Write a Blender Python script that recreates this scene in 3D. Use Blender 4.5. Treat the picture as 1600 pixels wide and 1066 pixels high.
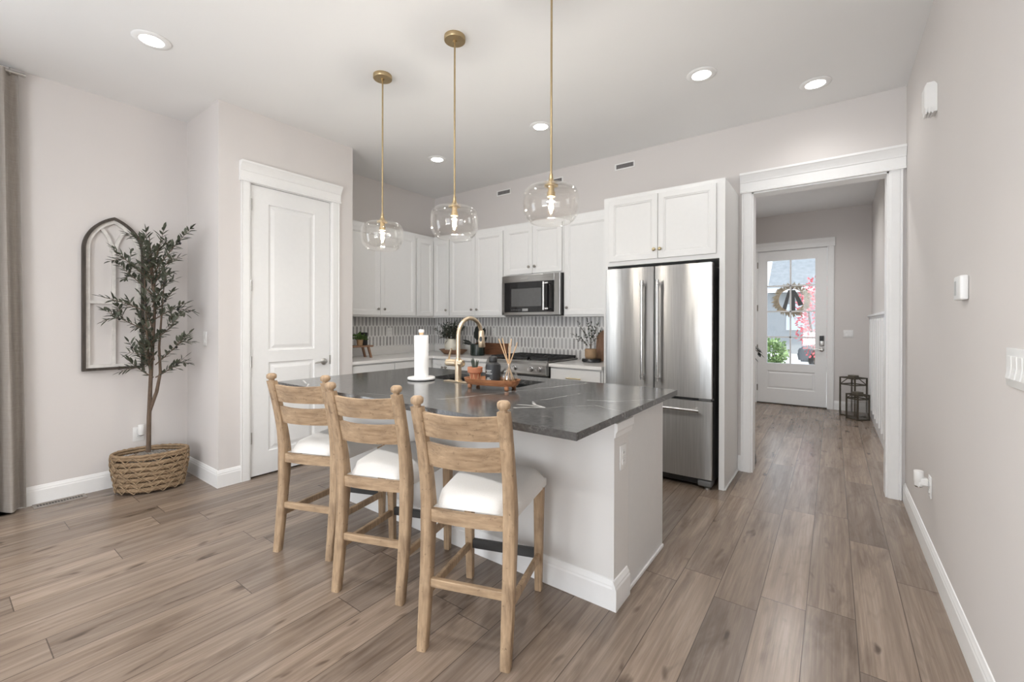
import bpy, bmesh, math, random
from mathutils import Vector, Matrix
PI = math.pi
for o in list(bpy.data.objects): bpy.data.objects.remove(o)
scene = bpy.context.scene
COL = scene.collection
random.seed(11)

# ------------------------------------------------------------------ camera
cam_d = bpy.data.cameras.new('camera'); cam = bpy.data.objects.new('camera', cam_d); COL.objects.link(cam)
yaw, pitch, roll = math.radians(36.4176), math.radians(.1644), math.radians(.1355)
fwd = Vector((-math.sin(yaw)*math.cos(pitch), math.cos(yaw)*math.cos(pitch), -math.sin(pitch)))
rt = Vector((math.cos(yaw), math.sin(yaw), 0)); up = rt.cross(fwd)
r2 = rt*math.cos(roll) + up*math.sin(roll); u2 = up*math.cos(roll) - rt*math.sin(roll)
R3 = Matrix((r2, u2, -fwd)).transposed()
cam.matrix_world = Matrix.Translation((0, 0, 1.2955)) @ R3.to_4x4()
cam_d.sensor_fit = 'HORIZONTAL'; cam_d.sensor_width = 36; cam_d.lens = 679.4127/1600*36
cam_d.shift_x = 0; cam_d.shift_y = -(533 - 506.8169)/1600
cam_d.clip_start = .05; cam_d.clip_end = 300
scene.camera = cam

# ------------------------------------------------------------------ exposure, world, sun, window light, added ceiling fill
vs = scene.view_settings
vs.view_transform = 'Standard'; vs.look = 'None'; vs.gamma = 1; vs.use_curve_mapping = False
vs.exposure = 0.40
try: scene.display_settings.display_device = 'sRGB'
except Exception: pass

w = bpy.data.worlds.new('sky'); scene.world = w; w.use_nodes = True
wn = w.node_tree.nodes; wl = w.node_tree.links
for n in list(wn): wn.remove(n)
wo = wn.new('ShaderNodeOutputWorld'); wb = wn.new('ShaderNodeBackground')
tc = wn.new('ShaderNodeTexCoord'); mp = wn.new('ShaderNodeMapping'); mp.inputs['Scale'].default_value = (3, 3, 9)
nz = wn.new('ShaderNodeTexNoise'); nz.inputs['Scale'].default_value = 1.6; nz.inputs['Detail'].default_value = 5
cr = wn.new('ShaderNodeValToRGB')
cr.color_ramp.elements[0].position = .42; cr.color_ramp.elements[0].color = (.20, .37, .64, 1)
cr.color_ramp.elements[1].position = .60; cr.color_ramp.elements[1].color = (.85, .86, .88, 1)
wl.new(tc.outputs['Generated'], mp.inputs['Vector']); wl.new(mp.outputs['Vector'], nz.inputs['Vector'])
wl.new(nz.outputs['Fac'], cr.inputs['Fac']); wl.new(cr.outputs['Color'], wb.inputs['Color'])
wb.inputs['Strength'].default_value = 2.1
wl.new(wb.outputs['Background'], wo.inputs['Surface'])

def light(name, kind, loc, energy, color=(1, 1, 1), direction=(0, 0, -1), **kw):
    d = bpy.data.lights.new(name, kind); o = bpy.data.objects.new(name, d); COL.objects.link(o)
    o.location = loc; d.energy = energy; d.color = color
    o.rotation_euler = Vector(direction).to_track_quat('-Z', 'Y').to_euler()
    for k, v in kw.items(): setattr(d, k, v)
    return o
light('sun', 'SUN', (6, 12, 12), 4.5, (1, .96, .9), (-.55, .25, -.8), angle=.02)
DAY = (.955, .985, 1)
light('daylight_rear_window', 'AREA', (-.75, -3.16, 1.45), 40, DAY, (0, 1, .1), shape='RECTANGLE', size=1.9, size_y=2.2)
light('added_ceiling_fill_rear', 'AREA', (-.75, -3.12, .75), 48, (.975, .985, 1), (0, .55, .83), shape='RECTANGLE', size=1.9, size_y=.8)  # added uplight below the rear window, aimed up to brighten the ceiling
light('daylight_patio_door', 'AREA', (-4.50, -1.15, 1.25), 44, DAY, (1, 0, .1), shape='RECTANGLE', size=2.3, size_y=2.2)
light('added_ceiling_fill_side', 'AREA', (-4.42, -1.15, .55), 3, (.975, .985, 1), (.55, 0, .83), shape='RECTANGLE', size=.8, size_y=2.3)  # same kind of added uplight at the patio door, lifting the ceiling

# ------------------------------------------------------------------ materials
MATS = {}
class NT:
    def __init__(s, name):
        s.m = bpy.data.materials.new(name); s.m.use_nodes = True
        s.n = s.m.node_tree.nodes; s.l = s.m.node_tree.links
        s.b = s.n['Principled BSDF']; s.out = s.n['Material Output']; MATS[name] = s.m
    def node(s, t, **kw):
        n = s.n.new(t)
        for k, v in kw.items():
            if hasattr(n, k) and k not in n.inputs: setattr(n, k, v)
            else: s.put(n.inputs[k], v)
        return n
    def put(s, sock, v):
        if isinstance(v, bpy.types.NodeSocket): s.l.new(v, sock)
        elif isinstance(v, (tuple, list)) and len(v) == 3 and sock.type == 'RGBA': sock.default_value = (*v, 1)
        else: sock.default_value = v
    def math(s, op, a, b=None, c=None):
        n = s.n.new('ShaderNodeMath'); n.operation = op
        s.put(n.inputs[0], a)
        if b is not None: s.put(n.inputs[1], b)
        if c is not None: s.put(n.inputs[2], c)
        return n.outputs[0]
    def xyz(s):
        g = s.n.new('ShaderNodeTexCoord'); p = s.n.new('ShaderNodeSeparateXYZ'); s.l.new(g.outputs['Object'], p.inputs[0])
        return g.outputs['Object'], p.outputs[0], p.outputs[1], p.outputs[2]
    def comb(s, x, y, z=0.0):
        n = s.n.new('ShaderNodeCombineXYZ'); s.put(n.inputs[0], x); s.put(n.inputs[1], y); s.put(n.inputs[2], z); return n.outputs[0]
    def noise(s, vec, scale, detail=3, rough=.5, dist=0.0):
        n = s.n.new('ShaderNodeTexNoise'); s.put(n.inputs['Vector'], vec); n.inputs['Scale'].default_value = scale
        n.inputs['Detail'].default_value = detail; n.inputs['Roughness'].default_value = rough; n.inputs['Distortion'].default_value = dist
        return n.outputs['Fac']
    def ramp(s, fac, stops, interp='LINEAR'):
        n = s.n.new('ShaderNodeValToRGB'); s.put(n.inputs[0], fac); e = n.color_ramp.elements; n.color_ramp.interpolation = interp
        while len(e) < len(stops): e.new(.5)
        for k, (p, c) in enumerate(stops):
            e[k].position = p; e[k].color = (c, c, c, 1) if isinstance(c, (int, float)) else (*c, 1)
        return n.outputs[0]
    def mix(s, fac, a, b, blend='MIX'):
        n = s.n.new('ShaderNodeMix'); n.data_type = 'RGBA'; n.blend_type = blend
        s.put(n.inputs[0], fac); s.put(n.inputs[6], a); s.put(n.inputs[7], b); return n.outputs[2]
    def bump(s, h, strength=.1, dist=.01):
        n = s.n.new('ShaderNodeBump'); s.put(n.inputs['Height'], h); n.inputs['Strength'].default_value = strength
        n.inputs['Distance'].default_value = dist; s.l.new(n.outputs[0], s.b.inputs['Normal'])
    def set(s, color=None, rough=None, metal=None, **kw):
        if color is not None: s.put(s.b.inputs['Base Color'], color)
        if rough is not None: s.put(s.b.inputs['Roughness'], rough)
        if metal is not None: s.put(s.b.inputs['Metallic'], metal)
        for k, v in kw.items(): s.put(s.b.inputs[k], v)
        return s

def plain(name, color, rough=.5, metal=0.0, vary=.04, scale=30, bump=0.0, **kw):
    t = NT(name); vec = t.xyz()[0]; f = t.noise(vec, scale, 3)
    lo = tuple(max(0, c*(1-vary)) for c in color); hi = tuple(min(1, c*(1+vary)) for c in color)
    t.set(t.ramp(f, [(.3, lo), (.7, hi)]), rough, metal, **kw)
    if bump: t.bump(f, bump, .004)
    return t.m

def wall_paint(name, color):
    t = NT(name); vec = t.xyz()[0]
    f = t.noise(vec, 160, 2); g = t.noise(vec, 1.2, 2)
    lo = tuple(c*.985 for c in color); hi = tuple(c*1.015 for c in color)
    t.set(t.ramp(g, [(.3, lo), (.7, hi)]), .75); t.bump(f, .06, .003)
    t.b.inputs['Specular IOR Level'].default_value = .25
    return t.m
M_WALL = wall_paint('wall_paint_greige', (.685, .652, .632))
M_CEIL = wall_paint('ceiling_paint', (.835, .832, .825))
M_TRIM = plain('trim_white', (.86, .858, .85), .4, vary=.008)
M_CAB = plain('cabinet_white', (.72, .716, .705), .42, vary=.008)
M_DOOR = plain('door_white', (.85, .85, .845), .4, vary=.008)
M_PONY = wall_paint('island_wall_paint', (.72, .705, .685))
M_PLATE = plain('plastic_white', (.82, .815, .80), .35, vary=.01)
M_NICKEL = plain('satin_nickel', (.55, .54, .52), .3, 1.0)
M_PEWTER = plain('antique_pewter', (.28, .26, .235), .35, 1.0)
M_BRASSK = plain('antique_brass_knob', (.55, .46, .28), .35, 1.0)
M_GOLD = plain('champagne_gold', (.70, .575, .42), .36, 1.0, vary=.02)
M_BRASS = plain('brushed_brass', (.50, .385, .225), .36, 1.0, vary=.05)
M_CHROME = plain('polished_steel', (.58, .575, .57), .22, 1.0)
M_BLACK = plain('black_plastic', (.012, .012, .012), .4)
M_BGLASS = plain('black_glass', (.01, .01, .011), .06)
M_DARK = plain('dark_grey', (.05, .05, .05), .5)
M_IRON = plain('cast_iron', (.02, .02, .021), .55, .0, bump=.2, scale=120)
M_QUARTZ = plain('white_quartz', (.80, .785, .76), .18, vary=.02, scale=6)
M_CLOTH = plain('cream_linen', (.73, .71, .68), .9, vary=.03, scale=260, bump=.25)
M_PAPER = plain('paper_towel', (.87, .87, .865), .95, vary=.01, scale=180, bump=.3)
M_STONEW = plain('white_marble', (.86, .85, .84), .25, vary=.03, scale=8)
M_TERRA = plain('terracotta', (.42, .165, .085), .8, vary=.12, scale=25)
M_MATBLK = plain('matte_charcoal', (.014, .015, .017), .42)
M_CERAM = plain('ivory_ceramic', (.70, .67, .58), .35, vary=.03)
M_DKPOT = plain('dark_glazed_pot', (.018, .028, .024), .22)
M_TANPOT = plain('tan_clay_pot', (.34, .22, .125), .7, vary=.1, scale=20)
M_SOIL = plain('grey_gravel', (.20, .185, .165), .95, vary=.6, scale=90, bump=.8)
M_STEM = plain('twig_brown', (.11, .075, .05), .8, vary=.25, scale=60)
M_REED = plain('reed_tan', (.62, .42, .25), .8, vary=.06)
M_BRONZE = plain('dark_bronze_metal', (.12, .105, .08), .45, .7)
M_LEAFBLK = plain('leaf_black_green', (.008, .011, .009), .3)
M_GREEN = plain('leaf_fresh_green', (.075, .14, .03), .6, vary=.5, scale=40)

def leaf(name, a, b):
    t = NT(name); vec = t.xyz()[0]; f = t.noise(vec, 22, 2)
    t.set(t.ramp(f, [(.3, a), (.7, b)]), .5); return t.m
M_OLIVE = leaf('olive_leaf', (.030, .038, .024), (.105, .115, .078))
M_SAGE = leaf('sage_leaf', (.022, .03, .022), (.085, .10, .075))
M_MAPLE = leaf('maple_leaf_red', (.62, .07, .09), (.74, .20, .21))

def wood(name, lo, hi, dark, axis=2, scale=1.0, rough=.6, spots=.0):
    t = NT(name); vec, x, y, z = t.xyz()
    sc = [9*scale]*3; sc[axis] = 1.1*scale
    mp = t.node('ShaderNodeMapping', Vector=vec, Scale=tuple(sc))
    f = t.noise(mp.outputs[0], 6, 5, .6, .4)
    c = t.ramp(f, [(.28, lo), (.68, hi)])
    if spots:
        g = t.noise(vec, 55, 3, .65); c = t.mix(t.ramp(g, [(.63, 0.0), (.78, spots)]), c, dark)
        h = t.noise(vec, 9, 3, .6); c = t.mix(t.ramp(h, [(.45, 0.0), (.8, .5)]), c, dark)
        q = t.node('ShaderNodeMapping', Vector=vec, Scale=tuple(v*.9 if i != axis else 2.2 for i, v in enumerate([60]*3))); c = t.mix(t.ramp(t.noise(q.outputs[0], 1.0, 4, .65), [(.55, 0.0), (.72, .55)]), c, dark)
    t.set(c, rough); t.bump(f, .15, .003); return t.m
M_OAK = wood('weathered_oak', (.275, .18, .104), (.50, .355, .222), (.085, .05, .028), 2, 1.0, .62, .95)
M_OAKX = wood('weathered_oak_crosswise', (.275, .18, .104), (.50, .355, .222), (.085, .05, .028), 0, 1.0, .62, .95)
M_ACACIA = wood('reddish_acacia', (.20, .075, .03), (.45, .20, .09), (.1, .04, .02), 0, 1.2, .45)
M_WALNUT = wood('walnut_board', (.11, .045, .02), (.25, .105, .05), (.05, .02, .01), 0, 1.3, .5)
M_BOARD = wood('brown_beech_board', (.20, .105, .06), (.33, .19, .115), (.1, .05, .03), 2, 1.3, .55)
M_DKWOOD = wood('dark_stained_wood', (.035, .028, .022), (.075, .06, .048), (.02, .02, .02), 2, 1.2, .6)
M_WASH = plain('whitewashed_wood', (.70, .675, .64), .7, vary=.1, scale=28)
M_TRUNK = wood('faux_trunk', (.075, .05, .035), (.17, .12, .085), (.04, .03, .02), 2, 2.0, .85)
M_STRAW = wood('water_hyacinth', (.15, .092, .05), (.40, .285, .175), (.08, .05, .03), 0, 2.5, .85)
M_GAPSHADE = plain('basket_gap_shade', (.045, .028, .017), .9, vary=.3)  # shade between the basket rows, put into the colour

def floor_mat():
    t = NT('oak_plank_floor'); vec, x, y, z = t.xyz()
    u = t.math('DIVIDE', t.math('ADD', x, .093 + 20*.178), .178); i = t.math('FLOOR', u); fu = t.math('FRACT', u)
    wn1 = t.node('ShaderNodeTexWhiteNoise', noise_dimensions='1D', W=i)
    v = t.math('ADD', t.math('DIVIDE', y, 1.22), t.math('MULTIPLY', wn1.outputs['Value'], 7.31))
    j = t.math('FLOOR', v); fv = t.math('FRACT', v)
    wn2 = t.node('ShaderNodeTexWhiteNoise', noise_dimensions='2D', Vector=t.comb(i, j)); r = wn2.outputs['Value']
    def nz(sx, sy, off, det, rough=.6, dist=0.0):
        return t.noise(t.comb(t.math('MULTIPLY_ADD', x, sx, t.math('MULTIPLY', r, off)), t.math('MULTIPLY_ADD', y, sy, t.math('MULTIPLY', r, off*1.7)), t.math('MULTIPLY', r, off*.6)), 1.0, det, rough, dist)
    g = nz(34, 1.3, 37, 6, .62, .5); g2 = nz(150, 3.0, 53, 3, .6)
    body = nz(9, .9, 71, 3, .5, .8)                      # broad figure of the board
    ring = t.math('SINE', t.math('MULTIPLY', nz(5.5, .55, 91, 2, .4), 95.0))   # cathedral lines
    smear = nz(11, 1.7, 19, 4, .6, .5); knot = nz(13, 4.2, 29, 2, .5, .3)
    c = t.ramp(g, [(.30, (.195, .146, .110)), (.50, (.285, .222, .175)), (.72, (.365, .296, .242))])
    c = t.mix(t.ramp(body, [(.34, .45), (.58, 0.0)]), c, (.20, .152, .116))
    c = t.mix(t.ramp(ring, [(.55, 0.0), (1.0, .20)]), c, (.15, .112, .084))
    c = t.mix(t.ramp(g2, [(.34, .38), (.60, 0.0)]), c, (.165, .122, .09))
    c = t.mix(t.ramp(smear, [(.52, 0.0), (.74, .80)]), c, (.115, .082, .060))
    c = t.mix(t.ramp(knot, [(.655, 0.0), (.75, .85)]), c, (.065, .045, .032))
    c = t.mix(1.0, c, t.ramp(r, [(0, (.80, .80, .81)), (.5, (.98, .97, .96)), (1, (1.14, 1.12, 1.10))]), 'MULTIPLY')
    e1 = t.math('MINIMUM', fu, t.math('SUBTRACT', 1.0, fu)); e2 = t.math('MINIMUM', fv, t.math('SUBTRACT', 1.0, fv))
    s1 = t.math('LESS_THAN', e1, .010); s2 = t.math('LESS_THAN', e2, .0016)
    seam = t.math('MAXIMUM', s1, s2)
    c = t.mix(t.math('MULTIPLY', seam, .72), c, (.045, .034, .027))
    t.set(c, t.ramp(g, [(.2, .28), (.8, .21)]))
    t.bump(t.math('SUBTRACT', t.math('MULTIPLY', g2, .25), seam), .14, .002)
    return t.m
M_FLOOR = floor_mat()

def tile_mat():
    # picket tiles: tall grey hexagons with white ones between, rows staggered; object coords: x or y runs along the wall
    def make(name, along):
        t = NT(name); vec, x, y, z = t.xyz(); a = x if along == 'x' else y
        v = t.math('DIVIDE', t.math('SUBTRACT', z, 1.0045), .1245); row = t.math('FLOOR', v); fv = t.math('SUBTRACT', t.math('FRACT', v), .5)
        odd = t.math('MODULO', t.math('ADD', row, 10.0), 2.0)
        u = t.math('ADD', t.math('DIVIDE', a, .0505), t.math('MULTIPLY', odd, .5)); col = t.math('FLOOR', u); fu = t.math('ABSOLUTE', t.math('SUBTRACT', t.math('FRACT', u), .5))
        av = t.math('ABSOLUTE', fv)
        taper = t.math('MULTIPLY', t.math('MAXIMUM', t.math('SUBTRACT', av, .36), 0.0), 1.5)
        half = t.math('SUBTRACT', .26, taper)
        grey = t.math('LESS_THAN', fu, half)
        wn = t.node('ShaderNodeTexWhiteNoise', noise_dimensions='2D', Vector=t.comb(col, row))
        gcol = t.ramp(wn.outputs['Value'], [(0, (.30, .292, .285)), (.5, (.41, .402, .394)), (1, (.55, .54, .53))])
        marb = t.noise(vec, 45, 4, .6)
        gcol = t.mix(t.ramp(marb, [(.35, .35), (.65, 0.0)]), gcol, (.60, .59, .58))
        c = t.mix(grey, (.80, .79, .775), gcol)
        d = t.math('ABSOLUTE', t.math('SUBTRACT', fu, half)); line = t.math('LESS_THAN', d, .03)
        c = t.mix(t.math('MULTIPLY', line, .6), c, (.66, .65, .63))
        t.set(c, .22); return t.m
    return make('picket_tile_back', 'x'), make('picket_tile_left', 'y')
M_TILEX, M_TILEY = tile_mat()

def steel(name, horizontal=False):
    t = NT(name); vec, x, y, z = t.xyz()
    if horizontal: sv = t.comb(t.math('MULTIPLY', x, 3), y, t.math('MULTIPLY', z, 320))
    else: sv = t.comb(t.math('MULTIPLY', x, 320), y, t.math('MULTIPLY', z, 3))
    f = t.noise(sv, 1.0, 2)
    wv = t.noise(t.comb(t.math('MULTIPLY', x, 9), y, t.math('MULTIPLY', z, 1.1)), 1.0, 2)
    t.set(t.ramp(f, [(.3, (.38, .375, .365)), (.7, (.48, .475, .465))]), .30, 1.0)
    tg = t.n.new('ShaderNodeTangent'); tg.direction_type = 'RADIAL'; tg.axis = 'Z'; t.l.new(tg.outputs[0], t.b.inputs['Tangent'])
    t.b.inputs['Anisotropic'].default_value = .92; t.b.inputs['Anisotropic Rotation'].default_value = .25
    n1 = t.n.new('ShaderNodeBump'); n1.inputs['Strength'].default_value = .17; n1.inputs['Distance'].default_value = .012; t.l.new(wv, n1.inputs['Height'])
    n2 = t.n.new('ShaderNodeBump'); n2.inputs['Strength'].default_value = .05; n2.inputs['Distance'].default_value = .001; t.l.new(f, n2.inputs['Height'])
    t.l.new(n1.outputs[0], n2.inputs['Normal']); t.l.new(n2.outputs[0], t.b.inputs['Normal'])
    return t.m
M_STEEL = steel('brushed_stainless'); M_STEELH = steel('brushed_stainless_horizontal', True)
M_GREYST = plain('grey_appliance_side', (.13, .13, .13), .5, .2)

def stone_mat():
    t = NT('black_veined_stone'); vec0 = t.xyz()[0]
    sh = t.node('ShaderNodeVectorMath', operation='ADD'); t.put(sh.inputs[0], vec0); sh.inputs[1].default_value = (-1.87, 2.03, .87); vec = sh.outputs[0]
    n1 = t.node('ShaderNodeTexNoise', Vector=vec, Scale=6.0, Detail=5.0)
    off = t.node('ShaderNodeVectorMath', operation='MULTIPLY_ADD'); t.put(off.inputs[0], n1.outputs['Color']); off.inputs[1].default_value = (.085,)*3; off.inputs[2].default_value = (-.0425,)*3
    ad = t.node('ShaderNodeVectorMath', operation='ADD'); t.put(ad.inputs[0], vec); t.put(ad.inputs[1], off.outputs[0])
    sp = t.node('ShaderNodeSeparateXYZ'); t.put(sp.inputs[0], ad.outputs[0]); px, py = sp.outputs[0], sp.outputs[1]
    def seg(a, b, wid):
        dx, dy = b[0]-a[0], b[1]-a[1]; L2 = dx*dx+dy*dy
        ax = t.math('SUBTRACT', px, a[0]); ay = t.math('SUBTRACT', py, a[1])
        h = t.math('DIVIDE', t.math('ADD', t.math('MULTIPLY', ax, dx), t.math('MULTIPLY', ay, dy)), L2)
        cl = t.node('ShaderNodeClamp'); t.put(cl.inputs[0], h); h = cl.outputs[0]
        ex = t.math('SUBTRACT', ax, t.math('MULTIPLY', h, dx)); ey = t.math('SUBTRACT', ay, t.math('MULTIPLY', h, dy))
        d = t.math('SQRT', t.math('ADD', t.math('MULTIPLY', ex, ex), t.math('MULTIPLY', ey, ey)))
        mr = t.node('ShaderNodeMapRange'); t.put(mr.inputs[0], d); mr.inputs[1].default_value = wid; mr.inputs[2].default_value = wid*.25
        mr.inputs[3].default_value = 0.0; mr.inputs[4].default_value = 1.0
        return mr.outputs[0]
    tot = None
    for a, b, wd, k in VEINS:
        s_ = t.math('MULTIPLY', seg(a, b, wd), k); tot = s_ if tot is None else t.math('MAXIMUM', tot, s_)
    brk = t.noise(vec, 14, 3, .6); tot = t.math('MULTIPLY', tot, t.ramp(brk, [(.32, .25), (.55, 1.0)]))
    fine = t.noise(vec, 3.2, 5, .6, 1.2); fv = t.math('ABSOLUTE', t.math('SUBTRACT', fine, .5))
    fl = t.ramp(fv, [(.0, .10), (.012, 0.0)])
    base = t.ramp(t.noise(vec, 60, 4, .7), [(.3, (.042, .042, .0425)), (.75, (.095, .093, .090))])
    c = t.mix(t.math('MAXIMUM', tot, fl), base, (.66, .65, .63))
    t.set(c, t.ramp(t.noise(vec, 40, 3), [(.3, .12), (.7, .19)])); t.b.inputs['Specular IOR Level'].default_value = 1.0
    return t.m

def glass(name, tint=(1, 1, 1), edge=.55, base=.04):
    t = NT(name)
    lw = t.node('ShaderNodeLayerWeight'); lw.inputs['Blend'].default_value = .25
    tr = t.n.new('ShaderNodeBsdfTransparent'); tr.inputs[0].default_value = (*tint, 1)
    gl = t.n.new('ShaderNodeBsdfGlossy'); gl.inputs['Roughness'].default_value = .03; gl.inputs[0].default_value = (1, 1, 1, 1)
    f = t.math('MULTIPLY_ADD', t.math('POWER', lw.outputs['Facing'], 2.0), edge, base)
    mx = t.n.new('ShaderNodeMixShader'); t.l.new(f, mx.inputs[0]); t.l.new(tr.outputs[0], mx.inputs[1]); t.l.new(gl.outputs[0], mx.inputs[2])
    t.l.new(mx.outputs[0], t.out.inputs['Surface']); t.n.remove(t.b); return t.m
M_GLASS = glass('clear_glass'); M_PANE = glass('window_pane', (.98, .99, .985), .3, .03)
M_JAR = glass('jar_glass', (.93, .93, .92), .95, .07)
M_SHADE = glass('pendant_glass', (.985, .98, .97), .9, .025)

def emit(name, color, strength):
    t = NT(name); t.set((.9, .9, .9), .5); t.b.inputs['Emission Color'].default_value = (*color, 1); t.b.inputs['Emission Strength'].default_value = strength; return t.m
M_LED = emit('led_lens', (1, .96, .90), 9.0); M_BULB = emit('bulb_glow', (1, .86, .66), 30.0)

def curtain_mat():
    t = NT('taupe_linen'); vec, x, y, z = t.xyz()
    a = t.noise(t.comb(t.math('MULTIPLY', x, 260), t.math('MULTIPLY', y, 260), t.math('MULTIPLY', z, 14)), 1, 2)
    b = t.noise(t.comb(t.math('MULTIPLY', x, 10), t.math('MULTIPLY', y, 10), t.math('MULTIPLY', z, 420)), 1, 2)
    t.set(t.ramp(t.math('MULTIPLY_ADD', a, .5, t.math('MULTIPLY', b, .5)), [(.3, (.295, .262, .232)), (.7, (.40, .365, .33))]), .95)
    t.bump(a, .1, .002); return t.m
M_CURT = curtain_mat()

# ------------------------------------------------------------------ mesh builder
def axis_m(origin, direction, yref='Y'):
    q = Vector(direction).to_track_quat('Z', yref)
    return Matrix.Translation(origin) @ q.to_matrix().to_4x4()
class MB:
    def __init__(s): s.bm = bmesh.new()
    def box(s, x0, x1, y0, y1, z0, z1, bev=0.0, seg=2, M=None):
        m = Matrix.Translation(((x0+x1)/2, (y0+y1)/2, (z0+z1)/2)) @ Matrix.Diagonal((abs(x1-x0), abs(y1-y0), abs(z1-z0), 1))
        if M is not None: m = M @ m
        r = bmesh.ops.create_cube(s.bm, size=1, matrix=m); vs_ = r['verts']
        if bev:
            ed = list({e for v in vs_ for e in v.link_edges})
            bmesh.ops.bevel(s.bm, geom=ed, offset=bev, segments=seg, affect='EDGES', profile=.5)
        return s
    def prism(s, poly, axis, a0, a1, M=None):
        f = {'x': lambda u, v, a: (a, u, v), 'y': lambda u, v, a: (u, a, v), 'z': lambda u, v, a: (u, v, a)}[axis]
        A = [s.bm.verts.new(M @ Vector(f(u, v, a0)) if M is not None else f(u, v, a0)) for u, v in poly]
        B = [s.bm.verts.new(M @ Vector(f(u, v, a1)) if M is not None else f(u, v, a1)) for u, v in poly]
        n = len(poly)
        s.bm.faces.new(A[::-1]); s.bm.faces.new(B)
        for i in range(n): s.bm.faces.new((A[i], A[(i+1) % n], B[(i+1) % n], B[i]))
        return s
    def loft(s, rings, cap=True, closed=True):
        V = [[s.bm.verts.new(p) for p in r] for r in rings]
        for a, b in zip(V, V[1:]):
            n = len(a)
            for i in range(n if closed else n-1):
                try: s.bm.faces.new((a[i], a[(i+1) % n], b[(i+1) % n], b[i]))
                except ValueError: pass
        if cap and closed:
            s.bm.faces.new(V[0][::-1]); s.bm.faces.new(V[-1])
        return V
    def lathe(s, prof, M=None, seg=32, closed=False, sx=1.0, sy=1.0):
        M = M or Matrix()
        rings = []
        for r, z in prof:
            if r < 1e-6: rings.append([s.bm.verts.new(M @ Vector((0, 0, z)))])
            else: rings.append([s.bm.verts.new(M @ Vector((r*sx*math.cos(2*PI*k/seg), r*sy*math.sin(2*PI*k/seg), z))) for k in range(seg)])
        pairs = list(zip(rings, rings[1:]))
        if closed: pairs.append((rings[-1], rings[0]))
        for a, b in pairs:
            for k in range(seg):
                k2 = (k+1) % seg
                if len(a) == 1 and len(b) == 1: break
                if len(a) == 1: s.bm.faces.new((a[0], b[k], b[k2]))
                elif len(b) == 1: s.bm.faces.new((a[k], a[k2], b[0]))
                else: s.bm.faces.new((a[k], a[k2], b[k2], b[k]))
        return s
    def tube(s, pts, r, seg=10, cap=True, closed=False, sec=None):
        pts = [Vector(p) for p in pts]; n = len(pts)
        rr = r if isinstance(r, (list, tuple)) else [r]*n
        T = []
        for i in range(n):
            if closed: d = pts[(i+1) % n]-pts[i-1]
            else: d = pts[min(i+1, n-1)]-pts[max(i-1, 0)]
            T.append(d.normalized())
        ref = Vector((0, 0, 1)) if abs(T[0].z) < .9 else Vector((1, 0, 0))
        nv = (ref-T[0]*ref.dot(T[0])).normalized(); rings = []
        for i in range(n):
            nv = (nv-T[i]*nv.dot(T[i])).normalized(); bv = T[i].cross(nv)
            rings.append([pts[i]+(nv*math.cos(2*PI*k/seg)+bv*math.sin(2*PI*k/seg))*rr[i] for k in range(seg)])
        if closed: rings.append(rings[0]); s.loft(rings, False)
        else: s.loft(rings, cap)
        return s
    def rings_rect(s, u0, u1, v0, v1, rings, to3d):
        # nested rectangles (inset, depth) closed by a centre face: framed and raised panels
        V = [[s.bm.verts.new(to3d(u, v, d)) for u, v in ((u0+i, v0+i), (u1-i, v0+i), (u1-i, v1-i), (u0+i, v1-i))] for i, d in rings]
        for a, b in zip(V, V[1:]):
            for k in range(4): s.bm.faces.new((a[k], a[(k+1) % 4], b[(k+1) % 4], b[k]))
        s.bm.faces.new(V[-1]); return s
    def build(s, name, mat, parent=None, smooth=None, local=False):
        bm = s.bm
        bmesh.ops.remove_doubles(bm, verts=bm.verts, dist=1e-6)
        bmesh.ops.recalc_face_normals(bm, faces=bm.faces)
        me = bpy.data.meshes.new(name)
        if parent is not None and not local:
            Mi = WM[parent.name].inverted(); bm.transform(Mi)
        if smooth is not None:
            for f in bm.faces: f.smooth = True
            for e in bm.edges:
                if len(e.link_faces) == 2:
                    e.smooth = e.calc_face_angle(0) < smooth
        bm.to_mesh(me); bm.free(); me.materials.append(mat)
        o = bpy.data.objects.new(name, me); COL.objects.link(o)
        WM[o.name] = WM[parent.name] if parent is not None else Matrix()
        if parent is not None: o.parent = parent
        return o
WM = {}
SM = math.radians(40)

def thing(name, label, cat, loc=(0, 0, 0), rz=0.0, group=None):
    o = bpy.data.objects.new(name, None); COL.objects.link(o); o.empty_display_size = .1
    o.location = loc; o.rotation_euler = (0, 0, rz); o['label'] = label; o['category'] = cat
    if group: o['group'] = group
    WM[o.name] = Matrix.Translation(loc) @ Matrix.Rotation(rz, 4, 'Z'); return o
def tag(o, label, cat, group=None):
    o['label'] = label; o['category'] = cat
    if group: o['group'] = group
    return o
def struct(name, mb, mat, smooth=None):
    o = mb.build(name, mat, None, smooth); o['kind'] = 'structure'; return o
def sroot(name, loc):
    o = bpy.data.objects.new(name, None); COL.objects.link(o); o.location = loc; o['kind'] = 'structure'; o.empty_display_size = .1
    WM[o.name] = Matrix.Translation(loc); return o
def dup(root, loc, rz=None, label=None):
    r = root.copy(); COL.objects.link(r); r.location = loc
    if rz is not None: r.rotation_euler = (0, 0, rz)
    if label: r['label'] = label
    for ch in list(root.children):
        c = ch.copy(); COL.objects.link(c); c.parent = r
        for g in list(ch.children):
            d = g.copy(); COL.objects.link(d); d.parent = c
    return r

# ------------------------------------------------------------------ room dimensions (metres)
H = 3.038; XR = .4295; YB = 4.2765; XL = -4.5443; YR = 1.3737; XP = -3.8666; YP = 2.5529; XK = -4.5084
YF0 = -3.25; YD = 8.1738; OX0, OX1, OZ = -.5676, .3325, 2.4313; HX = -1.35; T = .12; WB = .14

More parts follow.
